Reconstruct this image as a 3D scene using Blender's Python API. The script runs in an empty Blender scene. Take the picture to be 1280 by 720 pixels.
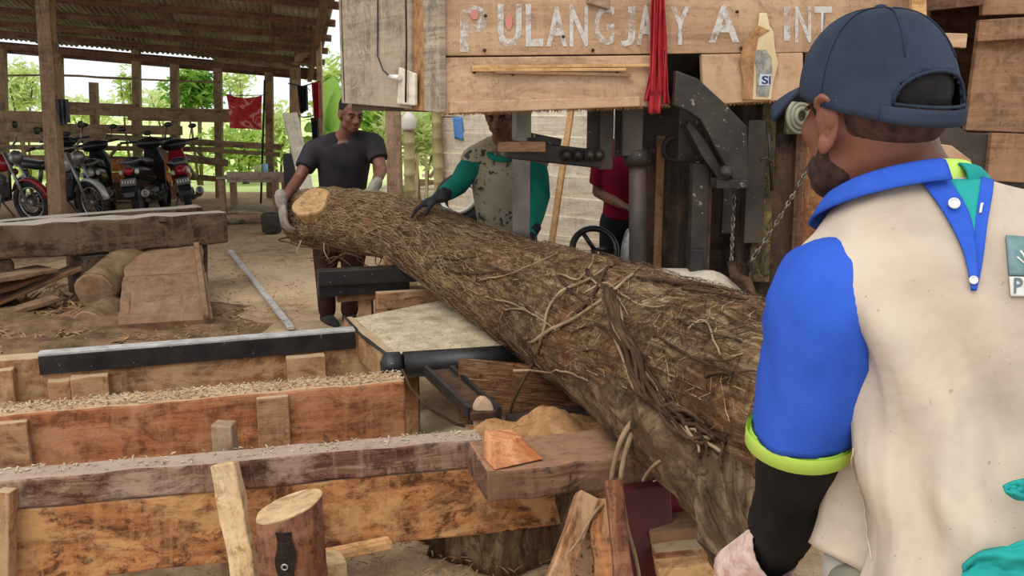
import bpy, math, random
from mathutils import Vector as V, Matrix, Euler, noise
from mathutils.bvhtree import BVHTree
random.seed(7)
sc = bpy.context.scene
COL = sc.collection
# ---------------------------------------------------------------- camera
F = 1150.0                                   # focal length in pixels of the 1280 px wide frame
TH = math.atan(233 / F); CT, ST = math.cos(TH), math.sin(TH); CZ = 1.62
cd = bpy.data.cameras.new('camera'); cam = bpy.data.objects.new('camera', cd); COL.objects.link(cam)
cd.sensor_width = 36; cd.lens = F / 1280 * 36; cd.clip_start = .05; cd.clip_end = 300
cam.location = (0, 0, CZ); cam.rotation_euler = (math.pi / 2 - TH, 0, 0)
sc.camera = cam
# ---------------------------------------------------------------- light
w = bpy.data.worlds.new('overcast_sky'); sc.world = w; w.use_nodes = True
bg = w.node_tree.nodes['Background']; bg.inputs[0].default_value = (.96, .98, 1, 1); bg.inputs[1].default_value = 1.05
sd = bpy.data.lights.new('sun', 'SUN'); sd.energy = 2.0; sd.angle = math.radians(50); sd.color = (1, .96, .9)
sun = bpy.data.objects.new('sun', sd); COL.objects.link(sun); sun.rotation_euler = (math.radians(38), math.radians(-8), math.radians(-14))
vs = sc.view_settings; vs.view_transform = 'Standard'; vs.look = 'None'; vs.gamma = 1; vs.use_curve_mapping = False; vs.exposure = 0.0
# ---------------------------------------------------------------- pixel helpers (1280 x 720 frame of the photo -> real places)
def ray(px, py):
    a = (px - 640) / F; b = (360 - py) / F
    return V((a, CT + b * ST, -ST + b * CT))
def PX(px, py, Y):
    d = ray(px, py); return V((0, 0, CZ)) + d * (Y / d.y)
def GZ(px, py, z):
    d = ray(px, py); return V((0, 0, CZ)) + d * ((z - CZ) / d.z)
def lerp(a, b, t): return a + (b - a) * t
def rgb(r, g, b):
    f = lambda c: (c / 255 / 12.92) if c <= 10 else ((c / 255 + .055) / 1.055) ** 2.4
    return (f(r), f(g), f(b), 1)
# ---------------------------------------------------------------- materials
MATS = {}
class NT:
    def __init__(s, name):
        s.m = bpy.data.materials.new(name); s.m.use_nodes = True; s.t = s.m.node_tree
        s.b = s.t.nodes['Principled BSDF']; s.out = s.t.nodes['Material Output']
    def n(s, typ, **k):
        x = s.t.nodes.new('ShaderNode' + typ)
        for a, v in k.items(): setattr(x, a, v)
        return x
    def put(s, sock, v):
        if hasattr(v, 'is_output') or isinstance(v, bpy.types.NodeSocket): s.t.links.new(v, sock)
        else: sock.default_value = v
    def uvr(s, sx, sy, coord='UV'):
        tc = s.n('TexCoord'); oi = s.n('ObjectInfo'); mu = s.n('Math', operation='MULTIPLY'); s.put(mu.inputs[0], oi.outputs['Random']); mu.inputs[1].default_value = 60
        cx = s.n('CombineXYZ'); 
        for i in range(3): s.put(cx.inputs[i], mu.outputs[0])
        mp = s.n('Mapping'); mp.inputs['Scale'].default_value = (sx, sy, sy)
        s.put(mp.inputs['Vector'], tc.outputs[coord])
        ad = s.n('VectorMath', operation='ADD'); s.put(ad.inputs[0], mp.outputs[0]); s.put(ad.inputs[1], cx.outputs[0])
        return ad.outputs[0]
    def noise(s, vec, scale=1, detail=5, rough=.6, dist=0):
        x = s.n('TexNoise'); s.put(x.inputs['Vector'], vec); x.inputs['Scale'].default_value = scale; x.inputs['Detail'].default_value = detail
        x.inputs['Roughness'].default_value = rough; x.inputs['Distortion'].default_value = dist
        return x.outputs['Fac']
    def ramp(s, fac, stops):
        r = s.n('ValToRGB'); e = r.color_ramp.elements
        while len(e) < len(stops): e.new(.5)
        for i, (p, c) in enumerate(stops): e[i].position = p; e[i].color = c if len(c) == 4 else (*c, 1)
        s.put(r.inputs[0], fac); return r.outputs[0]
    def mix(s, fac, a, b, mode='MIX'):
        x = s.n('Mix', data_type='RGBA', blend_type=mode); s.put(x.inputs[0], fac); s.put(x.inputs[6], a); s.put(x.inputs[7], b); return x.outputs[2]
    def mul(s, a, b):
        x = s.n('Math', operation='MULTIPLY'); s.put(x.inputs[0], a); s.put(x.inputs[1], b); return x.outputs[0]
    def bump(s, h, strength=.3, dist=.01):
        x = s.n('Bump'); x.inputs['Strength'].default_value = strength; x.inputs['Distance'].default_value = dist; s.put(x.inputs['Height'], h)
        s.put(s.b.inputs['Normal'], x.outputs[0])
    def up(s, lo=.75, hi=.95):
        g = s.n('NewGeometry'); sp = s.n('SeparateXYZ'); s.put(sp.inputs[0], g.outputs['True Normal']); mr = s.n('MapRange')
        mr.inputs[1].default_value = lo; mr.inputs[2].default_value = hi; s.put(mr.inputs[0], sp.outputs[2]); return mr.outputs[0]
    def done(s, col, rough=.8, metal=0, spec=.3):
        s.put(s.b.inputs['Base Color'], col); s.put(s.b.inputs['Roughness'], rough); s.b.inputs['Metallic'].default_value = metal; s.b.inputs['Specular IOR Level'].default_value = spec
        return s.m
G0 = (0, 0, 0, 1); G1 = (1, 1, 1, 1)
def wood(name, dark, mid, light, stain=None, amt=.5, gs=(1.3, 26), dust=None, damt=.8, rough=.85, bump=.5, sscale=3.0, grime=.5, cake=None):
    """plank wood: grain along U, stains with a shape of their own, sawdust lying on upward faces"""
    t = NT(name); v = t.uvr(*gs); v2 = t.uvr(sscale, sscale * 1.6)
    g = t.noise(v, 1, 10, .74, .6); c = t.ramp(g, [(.36, dark), (.49, mid), (.63, light)])
    pt = t.noise(v2, .6, 3, .6); c = t.mix(t.ramp(pt, [(.35, G0), (.7, (.6, .6, .6, 1))]), c, mid)
    if stain:
        st = t.noise(v2, 1, 6, .7, .6); st2 = t.noise(v, .5, 4, .6)
        f = t.ramp(st, [(.62 - .3 * amt, G0), (.78 - .22 * amt, G1)]); c = t.mix(t.mul(f, t.ramp(st2, [(.3, (.35,) * 3), (.65, G1)])), c, stain)
    sp = t.noise(t.uvr(38, 38), 1, 6, .7); c = t.mix(t.ramp(sp, [(.55, G0), (.62, (.6,) * 3)]), c, dark)
    mo = t.noise(t.uvr(sscale * 2.6, sscale * 4), 1, 10, .78, .8); c = t.mix(t.mul(t.ramp(mo, [(.49, G0), (.57, G1)]), grime), c, tuple(k * .55 for k in dark[:3]) + (1,))
    dr = t.noise(t.uvr(16, 2.2), 1, 8, .7, .3); c = t.mix(t.ramp(dr, [(.5, G0), (.6, (.35,) * 3)]), c, light)
    ck = t.noise(t.uvr(sscale * .9, sscale * 1.5), 1, 9, .72, .5); c = t.mix(t.ramp(ck, [(.5, G0), (.6, (.7,) * 3)]), c, cake or tuple(lerp(a_, b_, .5) for a_, b_ in zip(mid, light)))
    if dust:
        dn = t.noise(v2, 5, 6, .7); f = t.mul(t.up(), t.ramp(dn, [(.62 - .4 * damt, (.25,) * 3), (.8 - .3 * damt, (.9,) * 3)])); c = t.mix(f, c, dust)
    t.bump(t.mix(.35, g, sp), bump, .012)
    return t.done(c, rough)
def plain(name, c1, c2=None, scale=8, rough=.7, metal=0, spec=.3, bump=0, coord='Object', detail=5, speck=None, spos=.64, sscale=60):
    t = NT(name); v = t.uvr(1, 1, coord); f = t.noise(v, scale, detail, .62)
    c = t.ramp(f, [(.32, c1), (.68, c2 or c1)])
    if speck: c = t.mix(t.ramp(t.noise(v, sscale, 3, .6), [(spos, G0), (spos + .05, G1)]), c, speck)
    if bump: t.bump(f, bump, .01)
    return t.done(c, rough, metal, spec)
def leafm(name, c1, c2, trans=.35):
    t = NT(name); oi = t.n('TexCoord'); f = t.noise(oi.outputs['Object'], 2.2, 3, .6); c = t.ramp(f, [(.3, c1), (.7, c2)])
    t.done(c, .55, 0, .3)
    tr = t.n('BsdfTranslucent'); t.put(tr.inputs[0], c); mx = t.n('MixShader'); mx.inputs[0].default_value = trans
    t.put(mx.inputs[1], t.b.outputs[0]); t.put(mx.inputs[2], tr.outputs[0]); t.put(t.out.inputs[0], mx.outputs[0]); return t.m
SAW = rgb(188, 160, 124); PALE = rgb(186, 162, 128); PINK = rgb(172, 150, 134)
W_orange = wood('orange_sawn_wood', rgb(96, 56, 34), rgb(172, 114, 70), rgb(206, 150, 100), rgb(74, 48, 32), .5, dust=PINK, sscale=4.5, grime=.85, gs=(2, 16), cake=rgb(206, 160, 108))
W_red = wood('reddish_sawn_wood', rgb(104, 58, 36), rgb(168, 104, 66), rgb(196, 140, 98), rgb(92, 64, 42), .45, dust=PALE, sscale=2.6, grime=.6, cake=rgb(190, 140, 104))
W_rust = wood('weathered_top_plank', rgb(78, 42, 34), rgb(128, 92, 74), rgb(176, 146, 124), rgb(58, 38, 30), .5, dust=PINK, damt=1, sscale=4, grime=.8, cake=rgb(178, 152, 132))
W_dusty = wood('dusty_beam_wood', rgb(122, 76, 46), rgb(164, 120, 84), rgb(192, 152, 114), rgb(96, 74, 52), .5, dust=PALE, damt=.9, grime=.7, cake=rgb(190, 154, 118))
W_box = wood('tan_board', rgb(142, 111, 84), rgb(182, 148, 116), rgb(203, 170, 138), rgb(158, 108, 74), .42, gs=(.8, 10), sscale=1.6, bump=.25, grime=.3, cake=rgb(182, 150, 122))
W_grey = wood('weathered_grey_board', rgb(112, 98, 84), rgb(160, 144, 124), rgb(190, 176, 156), rgb(136, 112, 88), .4, gs=(1, 20), sscale=2)
W_dark = wood('dark_old_beam', rgb(44, 32, 25), rgb(84, 65, 50), rgb(120, 96, 76), rgb(38, 28, 24), .5, dust=rgb(180, 170, 160), damt=1.15, sscale=2.2, grime=.7, cake=rgb(116, 96, 76))
W_fence = wood('fence_wood', rgb(92, 74, 54), rgb(140, 116, 88), rgb(172, 148, 114), rgb(84, 66, 50), .4, sscale=1.5)
W_post = wood('post_wood', rgb(110, 86, 66), rgb(154, 126, 100), rgb(184, 156, 128), rgb(98, 70, 52), .35, sscale=2)
W_roof = wood('roof_timber', rgb(62, 40, 30), rgb(104, 72, 54), rgb(136, 100, 78), None)
W_light = wood('fresh_lath', rgb(168, 120, 76), rgb(206, 160, 108), rgb(226, 186, 136), None)
W_white = wood('white_washed_board', rgb(176, 160, 134), rgb(226, 214, 192), rgb(240, 231, 214), rgb(168, 148, 118), .42, sscale=1.6, grime=.3, cake=rgb(222, 212, 194))
W_brown = wood('brown_cut_board', rgb(104, 74, 52), rgb(142, 106, 78), rgb(166, 128, 98), rgb(92, 66, 50), .3, sscale=1.5)
W_mach = wood('oily_machine_board', rgb(34, 27, 23), rgb(60, 48, 40), rgb(92, 75, 60), rgb(140, 100, 68), .34, sscale=3)
W_stump = wood('stump_bark', rgb(62, 34, 26), rgb(122, 76, 54), rgb(168, 122, 90), rgb(48, 28, 24), .5, gs=(2, 14), sscale=3, bump=.6)
W_end = wood('end_grain', rgb(150, 112, 76), rgb(194, 160, 118), rgb(216, 186, 146), None, gs=(9, 9))
W_cut = wood('freshly_cut_end', rgb(130, 98, 62), rgb(176, 140, 96), rgb(196, 162, 116), rgb(120, 88, 58), .4, gs=(6, 20), sscale=8, grime=.6)
W_orangefar = wood('stacked_orange_plank', rgb(150, 84, 44), rgb(186, 116, 68), rgb(204, 136, 84), None)
M_steel = plain('black_painted_steel', rgb(26, 26, 28), rgb(52, 51, 51), 9, .42, .3, .5, .1, speck=rgb(128, 120, 110), spos=.68, sscale=40)
M_dusty_steel = plain('dusty_rail_steel', rgb(150, 148, 146), rgb(196, 192, 188), 14, .6, .1, .4)
M_iron = plain('oily_cast_iron', rgb(30, 27, 25), rgb(72, 64, 56), 5, .55, .35, .5, .25, speck=rgb(140, 124, 104), spos=.66, sscale=28)
M_plate = plain('brown_steel_plate', rgb(46, 41, 38), rgb(86, 74, 64), 3, .6, .2, .4, .1, speck=rgb(140, 118, 96), spos=.7, sscale=30)
M_chrome = plain('worn_steel', rgb(110, 108, 106), rgb(176, 174, 172), 9, .35, .7, .5)
M_blade = plain('saw_blade_steel', rgb(92, 86, 82), rgb(140, 130, 124), 3, .35, .55, .5)
M_rustiron = plain('rusty_iron', rgb(40, 30, 25), rgb(94, 66, 48), 12, .8, .1, .3, .4)
M_sawdust = plain('sawdust', rgb(156, 140, 118), rgb(212, 196, 164), 9, .95, 0, .1, .8, speck=rgb(122, 104, 78), spos=.6, sscale=70, detail=10)
M_sawdust2 = plain('brown_sawdust', rgb(136, 96, 62), rgb(186, 144, 102), 18, .95, 0, .1, .7, speck=rgb(104, 72, 48), sscale=90)
M_chips = plain('wood_chip', rgb(112, 84, 58), rgb(172, 136, 98), 3, .9)
M_black = plain('black_plastic', rgb(20, 20, 22), rgb(34, 34, 36), 6, .35, 0, .5)
M_grey = plain('grey_plastic', rgb(92, 92, 94), rgb(122, 122, 124), 6, .4, 0, .5)
M_tyre = plain('tyre_rubber', rgb(26, 26, 26), rgb(58, 56, 54), 9, .85)
M_redpaint = plain('red_gloss_paint', rgb(128, 18, 28), rgb(158, 26, 36), 5, .25, 0, .6)
M_redlens = plain('red_lens', rgb(140, 20, 32), rgb(170, 30, 40), 5, .2, 0, .6)
M_whitep = plain('white_plastic', rgb(206, 206, 200), rgb(226, 224, 218), 5, .35, 0, .5)
M_ink = plain('dark_print', rgb(52, 56, 52), rgb(74, 78, 70), 12, .9)
M_bk = plain('black_cloth', rgb(24, 24, 28), rgb(48, 48, 52), 8, .95)
# ---------------------------------------------------------------- mesh builder
class MB:
    def __init__(s): s.v = []; s.f = []; s.uv = []; s.sm = []; s.mi = []
    def face(s, idx, uv=None, smooth=False, mi=0):
        s.f.append(tuple(idx)); s.uv.append(uv or [(0, 0)] * len(idx)); s.sm.append(smooth); s.mi.append(mi)
    def loft(s, rings, smooth=True, cap0=True, cap1=True, closed=True, capmi=0, flip=False, mi=0):
        n = len(rings[0]); b = len(s.v); us = [0]
        for r in rings: s.v += [V(p) for p in r]
        cs = [sum((V(p) for p in r), V()) / n for r in rings]
        for i in range(1, len(rings)): us.append(us[-1] + max((cs[i] - cs[i - 1]).length, 1e-5))
        r0 = rings[len(rings) // 2]; vsn = [0]
        for j in range(n): vsn.append(vsn[-1] + (V(r0[(j + 1) % n]) - V(r0[j])).length)
        m = n if closed else n - 1
        for i in range(len(rings) - 1):
            for j in range(m):
                k = (j + 1) % n; q = [b + i * n + j, b + i * n + k, b + (i + 1) * n + k, b + (i + 1) * n + j]
                u = [(us[i], vsn[j]), (us[i], vsn[j + 1]), (us[i + 1], vsn[j + 1]), (us[i + 1], vsn[j])]
                if flip: q.reverse(); u.reverse()
                s.face(q, u, smooth, mi)
        if closed:
            for ok, i, rev in ((cap0, 0, True), (cap1, len(rings) - 1, False)):
                if not ok: continue
                idx = [b + i * n + j for j in range(n)]; c = cs[i]; e1 = (V(rings[i][0]) - c); e1 = e1.normalized() if e1.length > 1e-9 else V((1, 0, 0))
                nn = (V(rings[i][n // 4]) - c).cross(e1); nn = nn.normalized() if nn.length > 1e-9 else V((0, 0, 1)); e2 = nn.cross(e1)
                u = [((V(p) - c).dot(e1), (V(p) - c).dot(e2)) for p in rings[i]]
                if rev != flip: idx.reverse(); u.reverse()
                s.face(idx, u, False, capmi)
        return s
    def beam(s, p, q, w_, h, up=(0, 0, 1), seg=1, jit=0, w2=None, h2=None, capmi=0):
        """box with its long axis p-q, w_ across and h along up"""
        p, q = V(p), V(q); d = (q - p).normalized(); sd_ = d.cross(V(up))
        sd_ = sd_.normalized() if sd_.length > 1e-6 else V((1, 0, 0)); u = sd_.cross(d).normalized(); rings = []
        for i in range(seg + 1):
            t = i / seg; c = p.lerp(q, t); ww = lerp(w_, w2 if w2 is not None else w_, t) / 2; hh = lerp(h, h2 if h2 is not None else h, t) / 2
            j = lambda: random.uniform(-jit, jit)
            rings.append([c + sd_ * (a * ww + j()) + u * (bb * hh + j()) for a, bb in ((-1, -1), (1, -1), (1, 1), (-1, 1))])
        return s.loft(rings, False, capmi=capmi)
    def box(s, c, size, m=None):
        c = V(c); hx, hy, hz = [k / 2 for k in size]; m = m or Matrix.Identity(3)
        rings = [[c + m @ V((x * hx, y, z * hz)) for x, z in ((-1, -1), (-1, 1), (1, 1), (1, -1))] for y in (-hy, hy)]
        return s.loft(rings, False)
    def tube(s, pts, rad, n=8, sq=1.0, up=None, cap=True, round_=False, mi=0, capmi=0, jit=0):
        pts = [V(p) for p in pts]; rad = list(rad) if hasattr(rad, '__len__') else [rad] * len(pts)
        if round_:
            d0 = (pts[0] - pts[1]).normalized(); d1 = (pts[-1] - pts[-2]).normalized(); r0, r1 = rad[0], rad[-1]
            a = [(pts[0] + d0 * r0 * math.sin(t), r0 * math.cos(t)) for t in (1.45, 1.0, .5)]; b_ = [(pts[-1] + d1 * r1 * math.sin(t), r1 * math.cos(t)) for t in (.5, 1.0, 1.45)]
            pts = [x[0] for x in a] + pts + [x[0] for x in b_]; rad = [x[1] for x in a] + rad + [x[1] for x in b_]
        rings = []; ref = V(up) if up else None
        for i, p in enumerate(pts):
            d = (pts[min(i + 1, len(pts) - 1)] - pts[max(i - 1, 0)]); d = d.normalized() if d.length > 1e-9 else V((0, 0, 1))
            if ref is None: ref = V((0, 0, 1)) if abs(d.z) < .9 else V((1, 0, 0))
            x = d.cross(ref); x = x.normalized() if x.length > 1e-6 else d.orthogonal().normalized(); y = x.cross(d).normalized()
            if not up: ref = y
            rings.append([p + (x * math.cos(2 * math.pi * k / n) + y * math.sin(2 * math.pi * k / n) * sq) * (rad[i] + random.uniform(-jit, jit)) for k in range(n)])
        return s.loft(rings, True, cap, cap, mi=mi, capmi=capmi)
    def lathe(s, o, d, prof, n=16, arc=None):
        """prof: (radius, height along d)"""
        o = V(o); d = V(d).normalized(); x = d.orthogonal().normalized(); y = d.cross(x)
        return s.loft([[o + d * h + (x * math.cos(2 * math.pi * k / n) + y * math.sin(2 * math.pi * k / n)) * max(r, 1e-4) for k in range(n)] for r, h in prof], True)
    def ell(s, c, r, m=None, nu=16, nv=10):
        c = V(c); m = m or Matrix.Identity(3); rings = []
        for i in range(nv + 1):
            t = math.pi * (.03 + .94 * i / nv); z = -math.cos(t); q = math.sin(t)
            rings.append([c + m @ V((r[0] * q * math.cos(2 * math.pi * k / nu), r[1] * q * math.sin(2 * math.pi * k / nu), r[2] * z)) for k in range(nu)])
        return s.loft(rings, True)
    def prism(s, pts, t):
        """outline extruded along vector t"""
        pts = [V(p) for p in pts]; t = V(t); return s.loft([[p for p in pts], [p + t for p in pts]], False)
    def torus(s, c, ax, R, r, nu=24, nv=8, sq=1):
        c = V(c); ax = V(ax).normalized(); x = ax.orthogonal().normalized(); y = ax.cross(x); rings = []
        b = len(s.v)
        for i in range(nu):
            a = 2 * math.pi * i / nu; d = x * math.cos(a) + y * math.sin(a)
            s.v += [c + d * (R + r * math.cos(2 * math.pi * k / nv)) + ax * (r * sq * math.sin(2 * math.pi * k / nv)) for k in range(nv)]
        for i in range(nu):
            for k in range(nv):
                i2, k2 = (i + 1) % nu, (k + 1) % nv; s.face([b + i * nv + k, b + i2 * nv + k, b + i2 * nv + k2, b + i * nv + k2], None, True)
        return s
    def grid(s, fn, nu, nv, smooth=True):
        b = len(s.v)
        for i in range(nu + 1):
            for j in range(nv + 1): s.v.append(V(fn(i / nu, j / nv)))
        for i in range(nu):
            for j in range(nv):
                q = [b + i * (nv + 1) + j, b + (i + 1) * (nv + 1) + j, b + (i + 1) * (nv + 1) + j + 1, b + i * (nv + 1) + j + 1]
                s.face(q, [(i / nu, j / nv), ((i + 1) / nu, j / nv), ((i + 1) / nu, (j + 1) / nv), (i / nu, (j + 1) / nv)], smooth)
        return s
    def mesh(s, name, off=V()):
        me = bpy.data.meshes.new(name); me.from_pydata([tuple(p - off) for p in s.v], [], s.f)
        ul = me.uv_layers.new(name='UVMap'); flat = [c for u in s.uv for p in u for c in p]; ul.data.foreach_set('uv', flat)
        me.polygons.foreach_set('use_smooth', s.sm); me.polygons.foreach_set('material_index', s.mi); me.update(); return me
    def build(s, name, mat, parent=None, label=None, cat=None, group=None, kind=None, bevel=0, sub=0, solid=0, mats=()):
        if parent is not None: off = wloc(parent)
        else:
            xs = [p.x for p in s.v]; ys = [p.y for p in s.v]; zs = [p.z for p in s.v]; off = V(((min(xs) + max(xs)) / 2, (min(ys) + max(ys)) / 2, min(zs)))
        o = bpy.data.objects.new(name, s.mesh(name, off)); COL.objects.link(o)
        for m in (mat, *mats): o.data.materials.append(m)
        if parent is not None: o.parent = parent
        else: o.location = off
        if solid: md = o.modifiers.new('solid', 'SOLIDIFY'); md.thickness = solid; md.offset = 0
        if bevel: md = o.modifiers.new('bevel', 'BEVEL'); md.width = bevel; md.segments = 2; md.limit_method = 'ANGLE'; md.angle_limit = .7
        if sub: md = o.modifiers.new('sub', 'SUBSURF'); md.levels = sub; md.render_levels = sub
        return tag(o, label, cat, group, kind)
def wloc(o):
    p = V(o.location)
    while o.parent: o = o.parent; p = p + V(o.location)
    return p
def tag(o, label=None, cat=None, group=None, kind=None):
    if label: o['label'] = label
    if cat: o['category'] = cat
    if group: o['group'] = group
    if kind: o['kind'] = kind
    return o
def empty(name, loc, label=None, cat=None, group=None, kind=None):
    o = bpy.data.objects.new(name, None); COL.objects.link(o); o.location = V(loc); o.empty_display_size = .1; return tag(o, label, cat, group, kind)
def beam(name, mat, p, q, w_, h, parent=None, bevel=.006, **k):
    bk = {a: k.pop(a) for a in ('up', 'seg', 'jit', 'w2', 'h2') if a in k}
    return MB().beam(p, q, w_, h, **bk).build(name, mat, parent, bevel=bevel, **k)
def fused(mb, name, voxel, mat, parent, smooth=6, off=None, **k):
    """several overlapping volumes melted into one continuous skin"""
    off = wloc(parent) if parent is not None else V()
    o = bpy.data.objects.new(name, mb.mesh(name, off)); COL.objects.link(o)
    md = o.modifiers.new('r', 'REMESH'); md.mode = 'VOXEL'; md.voxel_size = voxel; md.use_smooth_shade = True
    if smooth: md = o.modifiers.new('s', 'SMOOTH'); md.factor = .5; md.iterations = smooth
    dg = bpy.context.evaluated_depsgraph_get(); me = bpy.data.meshes.new_from_object(o.evaluated_get(dg)); o.modifiers.clear(); o.data = me; me.name = name
    me.materials.clear(); me.materials.append(mat)
    o.parent = parent; return tag(o, **k)
def copy_tree(o, parent=None):
    c = o.copy(); COL.objects.link(c); c.parent = parent
    for ch in list(o.children): copy_tree(ch, c)
    return c
def wobble(p, s, a): return V(noise.noise_vector(p * s)) * a
def spline(pts, n):
    """catmull-rom through tuples of numbers"""
    P = [pts[0]] + list(pts) + [pts[-1]]; out = []
    for i in range(n + 1):
        t = i / n * (len(pts) - 1); k = min(int(t), len(pts) - 2); t -= k; a, b, c, d = P[k:k + 4]
        out.append(tuple(.5 * (2 * b[j] + (c[j] - a[j]) * t + (2 * a[j] - 5 * b[j] + 4 * c[j] - d[j]) * t * t + (3 * b[j] - a[j] - 3 * c[j] + d[j]) * t ** 3) for j in range(len(b))))
    return out
# ================================================================ the setting
def mk_floor():
    t = NT('sandy_ground'); tc = t.n('TexCoord'); v = tc.outputs['Object']
    big = t.noise(v, .55, 5, .6, .3); c = t.ramp(big, [(.34, rgb(112, 90, 68)), (.47, rgb(158, 132, 102)), (.62, rgb(192, 166, 134))])
    f = t.noise(v, 9, 8, .7); c = t.mix(t.ramp(f, [(.4, (.0,) * 3), (.7, (.5,) * 3)]), c, rgb(210, 186, 154))
    sp = t.noise(v, 60, 4, .6); c = t.mix(t.ramp(sp, [(.6, G0), (.68, (.7,) * 3)]), c, rgb(88, 66, 48))
    t.bump(t.mix(.5, f, sp), .6, .02); m = t.done(c, .95, 0, .1)
    mb = MB()
    def fn(u, v_):
        x = lerp(-10, 9, u); y = lerp(-2, 17, v_); z = noise.noise(V((x * 1.3, y * 1.3, 0))) * .014 + noise.noise(V((x * 5, y * 5, 3))) * .006 - .012
        return (x, y, z)
    mb.grid(fn, 150, 150); mb.build('floor', m, kind='structure')
    g = NT('bright_grass'); v = g.n('TexCoord').outputs['Object']; c = g.ramp(g.noise(v, 1.2, 6, .7), [(.3, rgb(184, 206, 112)), (.7, rgb(228, 234, 176))]); m2 = g.done(c, .9)  # grass colour lightened to stand for the overexposed light outside
    MB().grid(lambda u, v_: (lerp(-40, 40, u), lerp(16.9, 70, v_), -.02 + .5 * v_ + .05 * noise.noise(V((u * 60, v_ * 40, 1)))), 60, 40).build('lawn', m2, kind='structure')
mk_floor()
# ---------------------------------------------------------------- shed roof with purlins
E0 = PX(-260, 28, 15.9); E1 = PX(396, 86, 15.9); SLD = V((1.25, -5, .62)).normalized()
roof = empty('ceiling', (E0.x, E0.y, E0.z), kind='structure')
M_tin = NT('rusty_corrugated_tin'); _v = M_tin.uvr(1, 1, 'Object'); _c = M_tin.ramp(M_tin.noise(_v, .9, 6, .65, .5), [(.36, rgb(92, 60, 46)), (.5, rgb(142, 122, 108)), (.64, rgb(180, 170, 160))]); M_tin = M_tin.done(_c, .6, .3, .4)
NS = 13; LEN = 9.5
def roofpt(u, v_): return E0.lerp(E1, u) + SLD * (v_ * LEN)
for i in range(NS):
    mb = MB(); u0, u1 = i / NS - .004, (i + 1) / NS + .004
    def fn(a, b): 
        p = roofpt(lerp(u0, u1, a), b); return p + V((0, 0, .014 * math.sin(a * 2 * math.pi * 9) + .02 + .012 * (i % 2)))
    mb.grid(fn, 54, 5).build('roof_sheet', M_tin, roof)
for k in range(10):
    v_ = .004 + k * .105; a, b = roofpt(-.01, v_), roofpt(1.01, v_)
    a = a + V((0, 0, -.06 + random.uniform(-.03, .02))); b = b + V((0, 0, -.05))
    beam('purlin', W_roof, a, b, .06, .09, roof)
beam('purlin', W_roof, roofpt(-.01, .0) + V((0, .05, -.13)), roofpt(1, 0) + V((0, .05, -.12)), .06, .14, roof)
for u in (.985,):
    beam('rafter', W_roof, roofpt(u, 0) + V((0, 0, -.17)), roofpt(u, 1) + V((0, 0, -.17)), .07, .12, roof)
p = PX(362, 88, 15.2); beam('knee_brace', W_post, PX(368, 78, 15.0), PX(398, 48, 14.2), .1, .1, roof)
beam('knee_brace', W_post, PX(70, 58, 15.7), PX(60, 2, 14.5), .1, .1, roof)
# roof posts
beam('roof_post', W_post, V((PX(70, 255, 11.6).x, 11.6, 0)), PX(55, -22, 11.6), .17, .15, up=(0, 1, 0), seg=6, jit=.006, label='thick pale wooden roof post in front of the parked motorbikes', cat='post')
beam('roof_post', W_post, V((PX(367, 200, 15.6).x, 15.6, 0)), PX(369, 84, 15.6), .16, .14, up=(0, 1, 0), label='wooden corner post of the shed where laundry hangs', cat='post')
beam('roof_post', W_post, V((PX(399, 150, 13.0).x, 13.0, 0)), PX(398, 30, 13.0), .07, .07, up=(0, 1, 0), label='thin pale pole with red garment hung against it', cat='post')
# ---------------------------------------------------------------- plank fence
FY = 15.7
fence = empty('plank_fence', PX(170, 250, FY) * V((1, 1, 0)) if False else V((PX(170, 250, FY).x, FY, 0)), 'open weathered plank fence closing the back of the motorbike shed', 'fence')
for px, top in ((2, 54), (73, 60), (117, 103), (170, 60), (218, 78), (272, 70), (336, 84)):
    a = PX(px, 200, FY + .08); beam('post', W_fence, V((a.x, FY + .08, 0)), PX(px, top, FY + .08), .125, .1, fence, up=(0, 1, 0), bevel=0)
def fb(x0, y0, x1, y1, th, dy=0): beam('board', W_fence, PX(x0, y0, FY + dy), PX(x1, y1, FY + dy), .03, th * FY / F, fence, bevel=0, seg=4, jit=.006)
fb(0, 147, 78, 149, 17); fb(74, 135, 170, 138, 15, -.02); fb(160, 142, 299, 145, 16, -.06); fb(-60, 143, 2, 146, 16)
fb(-60, 158, 228, 163, 11, -.03); fb(-60, 170, 133, 173, 12, -.06); fb(60, 167, 352, 184, 7, -.03); fb(-60, 183, 280, 187, 6); fb(-40, 199, 200, 203, 13, -.03)
fb(185, 192, 285, 204, 9, -.06); fb(230, 186, 350, 193, 5); fb(225, 196, 283, 203, 7, -.08); fb(230, 221, 278, 224, 7, -.03); fb(-60, 96, 80, 93, 2.5, -.02); fb(76, 94, 170, 99, 2.5, -.02); fb(165, 99, 276, 103, 2.5, -.02)
for a in ((120, 180, 170, 232), (214, 178, 246, 222), (236, 178, 262, 205), (150, 180, 122, 215)): beam('brace', W_fence, PX(a[0], a[1], FY - .1), PX(a[2], a[3], FY - .1), .1, .03, fence, bevel=0)
beam('rail', W_roof, PX(-60, 52, FY + .05), PX(372, 90, FY + .05), .07, .1, fence)
beam('rail', W_fence, PX(275, 75, FY - .05), PX(375, 84, FY - .05), .06, .1, fence)
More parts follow.
